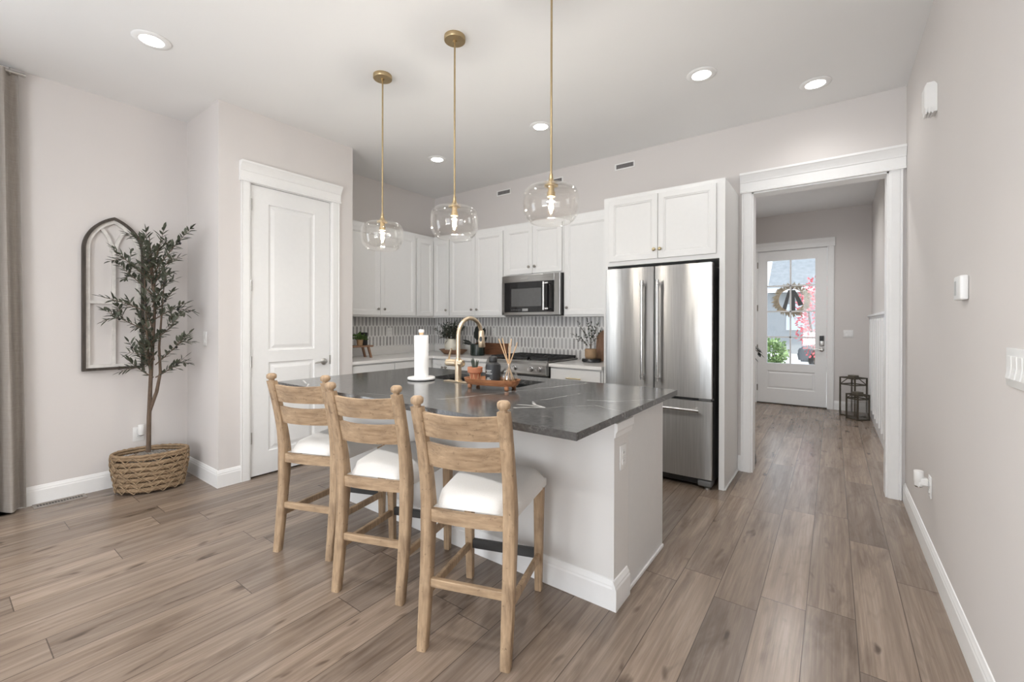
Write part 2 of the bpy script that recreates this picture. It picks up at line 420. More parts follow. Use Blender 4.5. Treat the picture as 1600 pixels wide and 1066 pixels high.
struct('floor', MB().box(-4.70, .60, YF0-.05, YD+.12, -.06, 0), M_FLOOR)
struct('ceiling', MB().box(-4.70, .60, YF0-.05, YD+.12, H, H+.12), M_CEIL)
# left wall with the patio door opening (behind the curtain)
PY0, PY1, PZ = -2.35, .05, 2.45
m = MB().box(XL-T, XL, PY1, YR+T, 0, H).box(XL-T, XL, YF0, PY0, 0, H).box(XL-T, XL, PY0, PY1, PZ, H)
struct('wall_left', m, M_WALL)
struct('wall_return', MB().box(XL, XP, YR, YR+T, 0, H), M_WALL)
# pantry wall with its door opening
DY0, DY1, DZ = 1.605, 2.318, 2.4465
m = MB().box(XP-T, XP, YR+T, DY0-.006, 0, H).box(XP-T, XP, DY1+.006, YP, 0, H).box(XP-T, XP, DY0-.006, DY1+.006, DZ+.004, H)
struct('wall_pantry', m, M_WALL)
struct('wall_pantry_side', MB().box(XK-T, XP-T, YP-T, YP, 0, H), M_WALL)
struct('wall_pantry_inner', MB().box(XP-.75, XP-.70, YR+T, YP-T, 0, H), M_WALL)
struct('wall_kitchen_left', MB().box(XK-T, XK, YP, YB, 0, H), M_WALL)
m = MB().box(XK-T, OX0, YB, YB+WB, 0, H).box(OX0, XR, YB, YB+WB, OZ, H).box(OX1, XR, YB, YB+WB, 0, OZ)
struct('wall_back', m, M_WALL)
struct('wall_right', MB().box(XR, XR+T, YF0, YB+WB, 0, H), M_WALL)
struct('wall_hall_right', MB().box(.4512, .4512+T, YB+WB, YD, 0, H), M_WALL)
struct('wall_hall_left', MB().box(HX-T, HX, YB+WB, YD, 0, H), M_WALL)
FX0, FX1, FZ = -1.003, -.068, 2.474
m = MB().box(HX-T, FX0, YD, YD+T, 0, H).box(FX1, .4512+T, YD, YD+T, 0, H).box(FX0, FX1, YD, YD+T, FZ, H)
struct('wall_hall_front', m, M_WALL)
# rear wall with the big window the daylight comes through
RX0, RX1, RZ0, RZ1 = -1.75, .25, .25, 2.6
m = MB().box(XL-T, RX0, YF0-T, YF0, 0, H).box(RX1, XR+T, YF0-T, YF0, 0, H).box(RX0, RX1, YF0-T, YF0, 0, RZ0).box(RX0, RX1, YF0-T, YF0, RZ1, H)
struct('wall_rear', m, M_WALL)
wd = sroot('window_1', ((RX0+RX1)/2, YF0, RZ0))
m = MB()
for k in range(5):
    x = RX0+.03+(RX1-RX0-.06)*k/4; m.box(x-.03, x+.03, YF0-.09, YF0-.02, RZ0, RZ1)
m.box(RX0, RX1, YF0-.09, YF0-.02, RZ0, RZ0+.06).box(RX0, RX1, YF0-.09, YF0-.02, RZ1-.06, RZ1); m.build('window_frame', M_TRIM, wd)
MB().box(RX0+.03, RX1-.03, YF0-.06, YF0-.052, RZ0+.03, RZ1-.03).build('window_pane', M_PANE, wd)
wd = sroot('window_2', (XL, (PY0+PY1)/2, 0))
m = MB()
for y in (PY0+.03, (PY0+PY1)/2, PY1-.03): m.box(XL-.09, XL-.02, y-.03, y+.03, 0, PZ)
m.box(XL-.09, XL-.02, PY0, PY1, 0, .06).box(XL-.09, XL-.02, PY0, PY1, PZ-.06, PZ); m.build('window_frame', M_TRIM, wd)
MB().box(XL-.06, XL-.052, PY0+.03, PY1-.03, .03, PZ-.03).build('window_pane', M_PANE, wd)

# ------------------------------------------------------------------ baseboards and casings
BBP = [(0, 0), (.014, 0), (.014, .098), (.011, .106), (.011, .112), (.007, .122), (.004, .132), (0, .134)]
def bb_x(mb, Y, x0, x1, s=-1):  mb.prism([(Y+s*d, z) for d, z in BBP], 'x', x0, x1)
def bb_y(mb, X, y0, y1, s=1):   mb.prism([(X+s*d, z) for d, z in BBP], 'y', y0, y1)
m = MB(); bb_y(m, XL, .06, YR); struct('baseboard_left', m, M_TRIM)
m = MB(); bb_x(m, YR, XL, XP); struct('baseboard_return', m, M_TRIM)
m = MB(); bb_y(m, XP, YR-.014, 1.532); bb_y(m, XP, 2.400, YP); struct('baseboard_pantry', m, M_TRIM)
m = MB(); bb_y(m, XR, YF0, YB-.02, -1); struct('baseboard_right', m, M_TRIM)
m = MB(); bb_x(m, YB, -.671, -.646); struct('baseboard_back', m, M_TRIM)
m = MB(); bb_x(m, YD, .02, .4512); struct('baseboard_hall_front', m, M_TRIM)
m = MB(); bb_y(m, .4512-.01, YB+WB, YD-.015, -1); struct('baseboard_hall_right', m, M_TRIM)
m = MB(); bb_y(m, HX, YB+WB, YD, 1); struct('baseboard_hall_left', m, M_TRIM)

CASP = [(0, 0), (.010, 0), (.014, .006), (.018, .016), (.018, .060), (.014, .068), (.020, .072), (.020, .078), (0, .078)]   # depth, across
def casing_head(mb, axis, plane, s, a0, a1, z0, z1, ext):
    h = z1-z0
    P = [(0, 0), (.030, 0), (.030, .014), (.022, .020), (.022, h*.52), (.027, h*.54), (.030, h*.60), (.040, h*.72), (.054, h*.86), (.060, h*.90), (.060, h), (0, h)]
    mb.prism([(plane+s*d, z0+z) for d, z in P], axis, a0-ext, a1+ext)
# opening to the hall
m = MB()
m.prism([(OX0-a, YB-d) for d, a in CASP], 'z', 0, OZ)
m.prism([(OX1+a, YB-d) for d, a in CASP], 'z', 0, OZ)
casing_head(m, 'x', YB, -1, OX0-.078, XR-.014, OZ, 2.598, .012)
m.box(OX0, OX0+.012, YB-.001, YB+WB+.001, 0, OZ).box(OX1-.012, OX1, YB-.001, YB+WB+.001, 0, OZ).box(OX0, OX1, YB-.001, YB+WB+.001, OZ-.012, OZ)
struct('trim_1', m, M_TRIM)
# pantry door casing + jamb
m = MB()
m.prism([(XP+d, DY0-a*.94) for d, a in CASP], 'z', 0, DZ)
m.prism([(XP+d, DY1+a*1.04) for d, a in CASP], 'z', 0, DZ)
casing_head(m, 'y', XP, 1, DY0-.073, DY1+.081, DZ, 2.606, .012)
m.box(XP-T, XP, DY0-.005, DY0+.004, 0, DZ).box(XP-T, XP, DY1-.004, DY1+.005, 0, DZ).box(XP-T, XP, DY0, DY1, DZ-.004, DZ+.003)
struct('trim_2', m, M_TRIM)
# front door casing
m = MB()
m.prism([(FX0-a*1.05, YD-d) for d, a in CASP], 'z', 0, FZ)
m.prism([(FX1+a*1.05, YD-d) for d, a in CASP], 'z', 0, FZ)
casing_head(m, 'x', YD, -1, FX0-.08, FX1+.08, FZ, 2.60, .012)
m.box(FX0, FX0+.004, YD, YD+T, 0, FZ).box(FX1-.004, FX1, YD, YD+T, 0, FZ).box(FX0, FX1, YD, YD+T, FZ-.004, FZ)
struct('trim_3', m, M_TRIM)
# board-and-batten wainscot in the hall
m = MB().box(.4412, .4512, YB+WB, YD, .10, 1.39)
y = YB+WB+.12
while y < YD-.05: m.box(.413, .4412, y, y+.055, .13, 1.36); y += .30
m.box(.425, .4412, YB+WB, YD, 1.32, 1.395).box(.405, .4512, YB+WB, YD, 1.395, 1.42)
struct('trim_4', m, M_TRIM)

# ------------------------------------------------------------------ pantry door
dr = sroot('door_1', (XP, (DY0+DY1)/2, 0))
fx = lambda X: (lambda u, v, d: (X+d, u, v))
fy = lambda Y: (lambda u, v, d: (u, Y-d, v))
DX = XP-.006
d0, d1, z0, z1 = DY0+.008, DY1-.008, .013, DZ-.009
m = MB(); pu0, pu1 = 1.752, 2.160
m.box(DX-.035, DX, d0, pu0, z0, z1).box(DX-.035, DX, pu1, d1, z0, z1)
for a, b in ((z0, .20), (.955, 1.055), (2.30, z1)): m.box(DX-.035, DX, pu0, pu1, a, b)
for a, b in ((.20, .955), (1.055, 2.30)):
    m.rings_rect(pu0, pu1, a, b, [(0, 0), (.006, -.009), (.020, -.011), (.045, -.004), (.05, -.003)], fx(DX))
m.build('door_slab', M_DOOR, dr)
for z in (2.270, 1.60, .967, .336):
    h_ = MB().box(XP-.004, XP+.004, DY0-.008, DY0+.013, z-.045, z+.045, .001).tube([(XP+.007, DY0+.003, z-.048), (XP+.007, DY0+.003, z+.048)], .007, 10)
    h_.build('hinge', M_NICKEL, dr, SM)
MB().box(XP-.03, XP+.002, DY1-.012, DY1+.001, .90, .985, .001).build('strike_plate', M_NICKEL, dr)
hd = MB().lathe([(0, 0), (.031, 0), (.031, .006), (.024, .012), (.013, .016), (.011, .045), (0, .045)], axis_m((DX, 2.252, .928), (1, 0, 0)), 24)
hd.tube([(DX+.042, 2.252, .928), (DX+.048, 2.235, .929), (DX+.048, 2.20, .930), (DX+.046, 2.165, .926), (DX+.044, 2.145, .921)], [.011, .010, .009, .008, .006], 12)
hd.build('door_handle', M_NICKEL, dr, SM)

# ------------------------------------------------------------------ front door
fd = sroot('door_2', ((FX0+FX1)/2, YD, 0))
Yd = YD+.006; gx0, gx1, gz0, gz1 = -.861, -.220, .660, 2.310
m = MB().box(FX0+.006, gx0, Yd, Yd+.045, .015, FZ-.008).box(gx1, FX1-.006, Yd, Yd+.045, .015, FZ-.008).box(gx0, gx1, Yd, Yd+.045, gz1, FZ-.008)
m.box(gx0, gx1, Yd, Yd+.045, .535, gz0).box(gx0, gx1, Yd, Yd+.045, .015, .245)
m.rings_rect(gx0, gx1, .245, .535, [(0, 0), (.008, -.010), (.02, -.010), (.04, -.003)], fy(Yd))
m.box(gx0, gx1, Yd+.035, Yd+.045, .245, .535)
m.build('door_slab', M_DOOR, fd)
m = MB().box(-.553, -.531, Yd+.006, Yd+.038, gz0, gz1)
for z in (1.90, 1.49, 1.08): m.box(gx0, gx1, Yd+.006, Yd+.038, z-.011, z+.011)
m.build('muntin', M_DOOR, fd)
MB().box(gx0, gx1, Yd+.020, Yd+.026, gz0, gz1).build('glass_pane', M_PANE, fd)
for z in (2.25, 1.55, .9, .25): MB().box(FX0-.006, FX0+.012, YD-.012, YD+.002, z-.05, z+.05, .001).build('hinge', M_PEWTER, fd)
MB().box(FX0, FX1, YD-.03, YD+.10, 0, .014, .003).build('threshold', M_DKWOOD, fd)
kp = MB().box(-.168, -.102, Yd-.028, Yd, .955, 1.115, .01, 3).build('keypad_lock', M_NICKEL, fd, SM)
MB().box(-.160, -.110, Yd-.031, Yd-.026, 1.03, 1.110, .003).build('keypad', M_BLACK, kp)
hd = MB().lathe([(0, 0), (.034, 0), (.034, .006), (.016, .014), (.012, .05), (0, .05)], axis_m((-.135, Yd, .90), (0, -1, 0)), 24)
hd.tube([(-.135, Yd-.048, .90), (-.16, Yd-.052, .90), (-.25, Yd-.050, .903)], [.012, .010, .007], 12); hd.build('door_handle', M_NICKEL, fd, SM)

# ------------------------------------------------------------------ kitchen cabinets
KPROF = [(0, 0), (.006, 0), (.0055, .010), (.008, .014), (.0135, .018), (.0150, .023), (.0125, .028), (.006, .031), (0, .0315)]
def cab_door(name, u0, u1, v0, v1, plane, face, parent, mat=None, fw=.058, flat=False):
    to = fx(plane) if face == 'x' else fy(plane)
    if flat: rings = [(0, -.019), (0, -.002), (.002, 0), (.02, 0)]
    else: rings = [(0, -.019), (0, -.002), (.002, 0), (fw-.012, 0), (fw-.010, -.003), (fw-.002, -.004), (fw+.004, -.010), (fw+.010, -.0105)]
    return MB().rings_rect(u0, u1, v0, v1, rings, to).build(name, mat or M_CAB, parent)
def knob(u, v, plane, face, parent, mat=None):
    M = axis_m((plane, u, v), (1, 0, 0)) if face == 'x' else axis_m((u, plane, v), (0, -1, 0))
    return MB().lathe(KPROF, M, 20).build('knob', mat or M_PEWTER, parent, SM)
ZB, ZT = 1.3635, 2.403; XU = XK+.335; YU = YB-.335
# left wall two-door cabinet
t = thing('upper_cabinet', 'white two-door wall cabinet on the left kitchen wall above the riser stool', 'cabinet', (XK, 3.10, ZB))
MB().box(XK+.002, XU, YP+.004, 3.640, ZB, ZT).build('body', M_CAB, t)
a = cab_door('door', YP+.016, 3.101, ZB+.018, ZT-.055, XU+.02, 'x', t); knob(3.064, 1.452, XU+.02, 'x', a)
a = cab_door('door', 3.105, 3.622, ZB+.018, ZT-.055, XU+.02, 'x', t); knob(3.147, 1.452, XU+.02, 'x', a)
# corner cabinet, two leaves meeting in the inner corner
t = thing('upper_cabinet', 'white corner wall cabinet with two leaves meeting in the inside corner', 'cabinet', (XK, YB, ZB))
m = MB().prism([(XK+.002, 3.642), (XU, 3.642), (XU, YU), (-3.873, YU), (-3.873, YB-.002), (XK+.002, YB-.002)], 'z', ZB, ZT); m.build('body', M_CAB, t)
cab_door('door', 3.652, YU-.022, ZB+.018, ZT-.055, XU+.02, 'x', t)
a = cab_door('door', XU+.022, -3.884, ZB+.018, ZT-.055, YU-.02, 'y', t); knob(-3.917, 1.455, YU-.02, 'y', a)
t = thing('upper_cabinet', 'white two-door wall cabinet on the back wall just left of the microwave', 'cabinet', (-3.44, YB, ZB))
MB().box(-3.871, -3.002, YU, YB-.002, ZB, ZT).build('body', M_CAB, t)
a = cab_door('door', -3.862, -3.448, ZB+.018, ZT-.055, YU-.02, 'y', t); knob(-3.490, 1.455, YU-.02, 'y', a)
a = cab_door('door', -3.444, -3.030, ZB+.018, ZT-.055, YU-.02, 'y', t); knob(-3.404, 1.455, YU-.02, 'y', a)
t = thing('upper_cabinet', 'short white two-door wall cabinet directly above the microwave', 'cabinet', (-2.62, YB, 1.82))
MB().box(-3.000, -2.242, YU, YB-.002, 1.822, ZT).build('body', M_CAB, t)
a = cab_door('door', -2.988, -2.624, 1.835, ZT-.055, YU-.02, 'y', t); knob(-2.662, 1.907, YU-.02, 'y', a)
a = cab_door('door', -2.620, -2.258, 1.835, ZT-.055, YU-.02, 'y', t); knob(-2.584, 1.907, YU-.02, 'y', a)
t = thing('upper_cabinet', 'white single-door wall cabinet between the microwave and the refrigerator surround', 'cabinet', (-1.96, YB, ZB))
MB().box(-2.240, -1.680, YU, YB-.002, ZB, ZT).build('body', M_CAB, t)
a = cab_door('door', -2.222, -1.700, ZB+.018, ZT-.055, YU-.02, 'y', t); knob(-2.190, 1.455, YU-.02, 'y', a)
# refrigerator surround with the cabinet over it
FY = 3.6825; ZF = 2.4238
t = thing('refrigerator_surround', 'tall white surround with two-door cabinet over the stainless refrigerator', 'cabinet', (-1.174, YB, 0))
MB().box(-.7120, -.6720, FY, YB-.002, 0, ZF).build('side_panel', M_CAB, t)
MB().box(-1.6761, -1.640, FY, YB-.002, 0, ZF).build('side_panel', M_CAB, t)
MB().box(-1.640, -.7120, FY, YB-.002, 1.806, ZF).build('body', M_CAB, t)
MB().box(-.672, -.660, FY+.004, YB-.016, 0, .016, .004).build('shoe_molding', M_CAB, t)
a = cab_door('door', -1.622, -1.187, 1.843, 2.390, FY-.02, 'y', t); knob(-1.213, 1.918, FY-.02, 'y', a, M_BRASSK)
a = cab_door('door', -1.183, -.733, 1.843, 2.390, FY-.02, 'y', t); knob(-1.163, 1.918, FY-.02, 'y', a, M_BRASSK)
# base cabinets
XC = XK+.60; YC = YB-.60
t = thing('base_cabinet', 'white base cabinet run under the quartz counter along the left kitchen wall', 'cabinet', (XK, 3.1, 0))
MB().box(XK+.002, XC-.0, YP+.004, YB-.002, .10, .868).box(XK+.002, XC-.06, YP+.004, YB-.002, 0, .10).build('body', M_CAB, t)
for a, b in ((YP+.02, 3.09), (3.10, 3.63)):
    cab_door('drawer', a, b, .715, .852, XC+.02, 'x', t, flat=True); q = cab_door('door', a, b, .115, .705, XC+.02, 'x', t); knob(b-.04, .66, XC+.02, 'x', q)
t = thing('base_cabinet', 'white base cabinet between the inside corner and the range', 'cabinet', (-3.45, YB, 0))
MB().box(XC+.002, -3.012, YC, YB-.002, .10, .868).box(XC+.002, -3.012, YC+.06, YB-.002, 0, .10).build('body', M_CAB, t)
q = cab_door('door', XC+.024, -3.685, .115, .852, YC-.02, 'y', t); knob(-3.708, .770, YC-.02, 'y', q)
q = cab_door('drawer', -3.678, -3.030, .715, .852, YC-.02, 'y', t, flat=True); knob(-3.653, .772, YC-.02, 'y', q)
q = cab_door('door', -3.678, -3.030, .115, .705, YC-.02, 'y', t); knob(-3.07, .66, YC-.02, 'y', q)
t = thing('base_cabinet', 'white base cabinet with a bar-pull drawer between the range and the refrigerator', 'cabinet', (-1.96, YB, 0))
MB().box(-2.238, -1.680, YC, YB-.002, .10, .868).box(-2.238, -1.680, YC+.06, YB-.002, 0, .10).build('body', M_CAB, t)
q = cab_door('drawer', -2.222, -1.700, .690, .852, YC-.02, 'y', t, flat=True)
hb = MB().tube([(-2.04, YC-.048, .772), (-1.885, YC-.048, .772)], .006, 10)
for x in (-2.02, -1.905): hb.tube([(x, YC-.02, .772), (x, YC-.048, .772)], .005, 8)
hb.build('handle', M_BRASSK, q, SM)
q = cab_door('door', -2.222, -1.700, .115, .680, YC-.02, 'y', t); knob(-2.18, .64, YC-.02, 'y', q)
# quartz counters
XCE = XK+.635; YCE = YB-.635
t = thing('countertop', 'white quartz countertop with low splash wrapping the kitchen corner left of the range', 'countertop', (XK+.3, YB-.3, .87))
MB().prism([(XK+.002, YP+.003), (XCE, YP+.003), (XCE, YCE), (-3.010, YCE), (-3.010, YB-.002), (XK+.002, YB-.002)], 'z', .870, .900).build('slab', M_QUARTZ, t)
MB().box(XK+.002, XK+.020, YP+.004, YB-.002, .9005, 1.0, .001).box(XK+.021, -3.012, YB-.020, YB-.002, .9005, 1.0, .001).build('splash', M_QUARTZ, t)
t = thing('countertop', 'short white quartz countertop between the range and the refrigerator', 'countertop', (-1.96, YB-.3, .87))
MB().box(-2.241, -1.679, YCE, YB-.002, .870, .900).build('slab', M_QUARTZ, t)
MB().box(-2.20, -1.679, YB-.020, YB-.002, .9005, 1.0, .001).build('splash', M_QUARTZ, t)
# tile backsplash (part of the walls)
m = MB().box(XK+.0205, -3.0105, YB-.008, YB-.0005, 1.0, ZB-.001).box(-3.0105, -2.2005, YB-.008, YB-.0005, .88, ZB+.02).box(-2.2005, -1.679, YB-.008, YB-.0005, 1.0, ZB-.001)
tag(m.build('tile_backsplash', M_TILEX), 'white and grey picket-tile backsplash on the back wall behind the range', 'backsplash')
tag(MB().box(XK+.0005, XK+.008, YP+.004, YB-.009, 1.0, ZB-.001).build('tile_backsplash', M_TILEY), 'white and grey picket-tile backsplash on the left kitchen wall above the riser stool', 'backsplash')

# ------------------------------------------------------------------ wall plates
def plate(name, label, cat, origin, n, w=.07, h=.115, kind='outlet', gangs=1, group=None):
    # n is the wall normal; the plate stands .006 off it
    n = Vector(n); M = axis_m(origin, n, 'Y')
    zx = Vector((0, 0, 1)); side = zx.cross(n)
    M = Matrix.Translation(origin) @ Matrix((side, zx, n)).transposed().to_4x4()
    t = thing(name, label, cat, origin, 0, group)
    MB().box(-w/2, w/2, -h/2, h/2, .0005, .006, .002, 2, M).build('cover_plate', M_PLATE, t, SM)
    for g in range(gangs):
        cx = (g-(gangs-1)/2)*.046
        if kind == 'outlet':
            for s in (-1, 1):
                o_ = MB().box(cx-.0165, cx+.0165, s*.0195-.014, s*.0195+.014, .006, .0085, .003, 2, M).build('socket', M_PLATE, t, SM)
                k_ = MB()
                for dx in (-.006, .006): k_.box(cx+dx-.001, cx+dx+.001, s*.0195-.001, s*.0195+.007, .0084, .0088, M=M)
                k_.build('slot', M_DARK, o_)
        else:
            MB().prism([(-.033, .006), (.033, .006), (.033, .0085), (0, .0075), (-.033, .0125)], 'x', cx-.0165, cx+.0165, M).build('rocker', M_PLATE, t)
    return t
plate('light_switch', 'white rocker light switch on the narrow return wall beside the pantry door', 'light switch', (-4.128, YR, 1.162), (0, -1, 0), kind='switch')
plate('wall_outlet', 'white outlet plate low on the left wall behind the olive tree', 'outlet', (XL, 1.042, .387), (1, 0, 0))
plate('light_switch', 'white double switch plate on the hall wall right of the front door', 'light switch', (.186, YD, 1.145), (0, -1, 0), w=.115, kind='switch', gangs=2)
plate('wall_outlet', 'white outlet plate low on the right wall beside the hall opening', 'outlet', (XR, 3.235, .415), (-1, 0, 0))
plate('light_switch', 'white multi-gang switch plate at the right edge of the photo on the right wall', 'light switch', (XR, 1.825, 1.168), (-1, 0, 0), w=.255, kind='switch', gangs=5)
plate('wall_outlet', 'white outlet plate on the back-wall tiles above the dark pot', 'outlet', (-3.43, YB-.008, 1.176), (0, -1, 0))
plate('wall_outlet', 'white outlet plate on the left-wall tiles behind the paper towels', 'outlet', (XK+.008, 3.50, 1.176), (1, 0, 0))
plate('wall_outlet', 'white outlet plate on the end of the island below its trim block', 'outlet', (-.794, 1.952, .668), (1, 0, 0))

def freshener(label, origin, n):
    n = Vector(n); zx = Vector((0, 0, 1)); side = zx.cross(n)
    M = Matrix.Translation(origin) @ Matrix((side, zx, n)).transposed().to_4x4()
    t = thing('plug_in_air_freshener', label, 'air freshener', origin)
    MB().box(-.020, .020, -.022, .020, .009, .048, .008, 3, M).build('plug_body', M_PLATE, t, SM)
    q = M @ Matrix.Translation((0, -.03, .048)) @ Matrix.Rotation(-PI/2, 4, 'X')
    MB().lathe([(.013, 0), (.0185, .004), (.0185, .024), (.021, .030), (.021, .082), (.019, .085), (.0, .085)], q, 24).build('shade', M_PLATE, t, SM)
    MB().lathe([(0, -.006), (.012, -.006), (.0165, -.002), (.0165, .004), (0, .004)], q, 20).build('refill_cap', M_CHROME, t, SM)
freshener('white plug-in air freshener in the outlet behind the olive tree', (XL, 1.05, .412), (1, 0, 0))
freshener('white plug-in air freshener in the right-wall outlet beside the hall opening', (XR, 3.24, .437), (-1, 0, 0))

# right wall devices
t = thing('door_chime', 'white louvred door chime high on the right wall near the hall opening', 'door chime', (XR, 3.135, 2.49))
MB().prism([(XR-.0005, 2.395), (XR-.0005, 2.535), (XR-.012, 2.55), (XR-.040, 2.55), (XR-.050, 2.53), (XR-.050, 2.425), (XR-.036, 2.395)], 'y', 3.100, 3.180).build('housing', M_PLATE, t)
for k in range(3): MB().box(XR-.046+.012*k, XR-.040+.012*k, 3.096, 3.172, 2.388, 2.417).build('louvre', M_PLATE, t)
t = thing('thermostat', 'white square thermostat on the right wall', 'thermostat', (XR, 2.485, 1.44))
MB().box(XR-.026, XR-.0005, 2.432, 2.545, 1.392, 1.490, .007, 3).build('housing', M_PLATE, t, SM)
MB().box(XR-.0268, XR-.0255, 2.500, 2.530, 1.412, 1.470).build('display', plain('lcd_grey', (.42, .42, .40), .3), t)

# high wall vents
def vent(label, x0, x1):
    t = thing('wall_vent', label, 'vent', ((x0+x1)/2, YB, 2.91), 0, 'transfer vents high on the back wall')
    z0, z1 = 2.878, 2.945
    m = MB().box(x0, x1, YB-.007, YB-.0005, z0, z0+.012).box(x0, x1, YB-.007, YB-.0005, z1-.012, z1).box(x0, x0+.014, YB-.007, YB-.0005, z0+.012, z1-.012).box(x1-.014, x1, YB-.007, YB-.0005, z0+.012, z1-.012)
    m.build('frame', M_PLATE, t)
    MB().box(x0+.014, x1-.014, YB-.002, YB-.0005, z0+.012, z1-.012).build('backing', M_DARK, t)
    m = MB(); n = 16
    for k in range(n):
        x = x0+.02+(x1-x0-.04)*k/(n-1); m.box(x-.0022, x+.0022, YB-.006, YB-.002, z0+.012, z1-.012)
    m.build('slats', plain('vent_slat', (.33, .31, .31), .5), t)
vent('small white wall vent above the cabinets left of the right-hand pendant', -3.392, -3.172)
vent('small white wall vent mostly hidden behind the right-hand pendant', -2.655, -2.445)
vent('small white wall vent above the refrigerator cabinet', -1.828, -1.615)

# floor register by the curtain
t = thing('floor_register', 'wood-toned metal floor register beside the curtain', 'floor vent', (-4.475, .585, 0))
m = MB()
x0, x1, y0, y1 = -4.528, -4.425, .455, .722
for q in ((x0, x1, y0, y0+.018), (x0, x1, y1-.018, y1), (x0, x0+.026, y0+.018, y1-.018), (x1-.026, x1, y0+.018, y1-.018)): m.box(*q, .0005, .007)
m.build('frame', plain('register_frame', (.30, .265, .235), .5), t)
MB().box(x0+.026, x1-.026, y0+.018, y1-.018, .0005, .002).build('opening', M_BLACK, t)
m = MB()
for k in range(15):
    y = y0+.03+k*(y1-y0-.06)/14; m.box(x0+.026, x1-.026, y-.0028, y+.0028, .002, .006)
m.build('slats', plain('register_slat', (.27, .24, .21), .5), t)

# ------------------------------------------------------------------ microwave
MX0, MX1, MZ0, MZ1, MY = -2.997, -2.245, 1.383, 1.816, 3.87
t = thing('microwave', 'stainless over-the-range microwave with black glass door', 'microwave', ((MX0+MX1)/2, YB-.01, MZ0))
MB().box(MX0, MX1, MY+.03, YB-.009, MZ0+.012, MZ1, .003).build('body', M_BLACK, t)
MB().box(MX0, MX1-.072, MY, MY+.03, MZ1-.075, MZ1, .003).box(MX0, MX0+.035, MY, MY+.03, MZ0+.012, MZ1-.075).box(MX0, MX1-.072, MY, MY+.03, MZ0, MZ0+.030, .003).build('door_frame', M_STEELH, t)
MB().box(MX1-.071, MX1, MY-.004, MY+.03, MZ0, MZ1, .004).build('side_trim', M_STEEL, t)
g = MB().box(MX0+.035, MX1-.072, MY+.003, MY+.029, MZ0+.030, MZ1-.075).build('door_glass', M_BGLASS, t)
MB().box(-2.865, -2.475, MY+.001, MY+.0029, 1.475, 1.672, .004).build('window', plain('microwave_window', (.10, .10, .10), .10), t)
MB().box(-2.72, -2.645, MY+.0015, MY+.0029, 1.425, 1.452).build('display', plain('display_grey', (.33, .33, .33), .3), t)
m = MB()
for k in range(6): m.box(-2.87+.023*k, -2.858+.023*k, MY+.002, MY+.0029, 1.436, 1.440)
m.build('key_legends', plain('legend_grey', (.35, .35, .35), .4), t)
hb = MB().tube([(-2.418, MY-.045, 1.432), (-2.418, MY-.045, 1.728)], .012, 14)
for z in (1.447, 1.713): hb.box(-2.430, -2.362, MY-.052, MY-.034, z-.009, z+.009, .004).tube([(-2.37, MY-.04, z), (-2.37, MY, z)], .008, 8)
hb.build('handle', M_CHROME, t, SM)
MB().box(-2.735, -2.655, MY-.001, MY+.001, 1.776, 1.780).box(-2.643, -2.634, MY-.001, MY+.001, 1.770, 1.788).build('name_mark', M_CHROME, t)
MB().box(MX0+.02, MX1-.03, MY+.012, YB-.06, MZ0-.004, MZ0+.012).build('underside_grille', M_DARK, t)

# ------------------------------------------------------------------ range
GX0, GX1, GY = -3.004, -2.246, 3.60
t = thing('range', 'stainless slide-in gas range with black cast-iron grates', 'stove', ((GX0+GX1)/2, 3.93, 0))
MB().box(GX0+.006, GX1-.006, GY+.045, YB-.012, .02, .905).build('body', M_BLACK, t)
MB().box(GX0, GX1, GY+.02, YB-.012, .905, .916, .003).build('cooktop', M_STEELH, t)
MB().prism([(GY+.012, .775), (GY, .790), (GY+.004, .880), (GY+.024, .905), (GY+.060, .905), (GY+.060, .775)], 'x', GX0, GX1).build('control_panel', M_STEELH, t)
for x in (-2.93, -2.83, -2.625, -2.42, -2.325):
    k_ = MB().lathe([(0, 0), (.027, 0), (.027, .006), (.0225, .008), (.0205, .034), (.018, .038), (0, .038)], axis_m((x, GY+.001, .838), (0, -1, -.06)), 24).build('knob', M_CHROME, t, SM)
    MB().box(x-.003, x+.003, GY-.041, GY-.033, .822, .856, .001).build('grip', M_CHROME, k_)
dr_ = MB().box(GX0+.004, GX1-.004, GY+.006, GY+.045, .215, .755, .004).build('oven_door', M_STEELH, t)
MB().box(GX0+.10, GX1-.10, GY+.004, GY+.0055, .33, .62).build('oven_window', M_BGLASS, dr_)
hb = MB().tube([(GX0+.05, GY-.045, .725), (GX1-.05, GY-.045, .725)], .013, 14)
for x in (GX0+.08, GX1-.08): hb.tube([(x, GY+.006, .725), (x, GY-.045, .725)], .009, 10)
hb.build('oven_handle', M_CHROME, dr_, SM)
MB().box(GX0+.004, GX1-.004, GY+.010, GY+.045, .045, .205, .004).build('drawer', M_STEELH, t)
for gx in (GX0+.012, GX0+.262, GX0+.512):
    m = MB(); a, b, c, d = gx, gx+.236, GY+.075, YB-.045
    for x in (a, b-.012): m.box(x, x+.012, c, d, .925, .946, .002)
    for y in (c, d-.012, (c+d)/2-.006): m.box(a, b, y, y+.012, .925, .946, .002)
    for k in range(1, 4): m.box(a+k*.236/4-.005, a+k*.236/4+.005, c, d, .930, .946, .002)
    for y in ((3*c+d)/4, (c+3*d)/4): m.box(a, b, y-.005, y+.005, .930, .946, .002)
    for x in (a+.004, b-.016):
        for y in (c+.004, d-.016): m.box(x, x+.012, y, y+.012, .916, .927)
    m.build('grate', M_IRON, t)
    for y in (GY+.19, GY+.47): MB().lathe([(0, .916), (.045, .916), (.045, .922), (.032, .924), (.032, .932), (0, .932)], Matrix.Translation((gx+.118, y, 0)), 20).build('burner', M_IRON, t, SM)

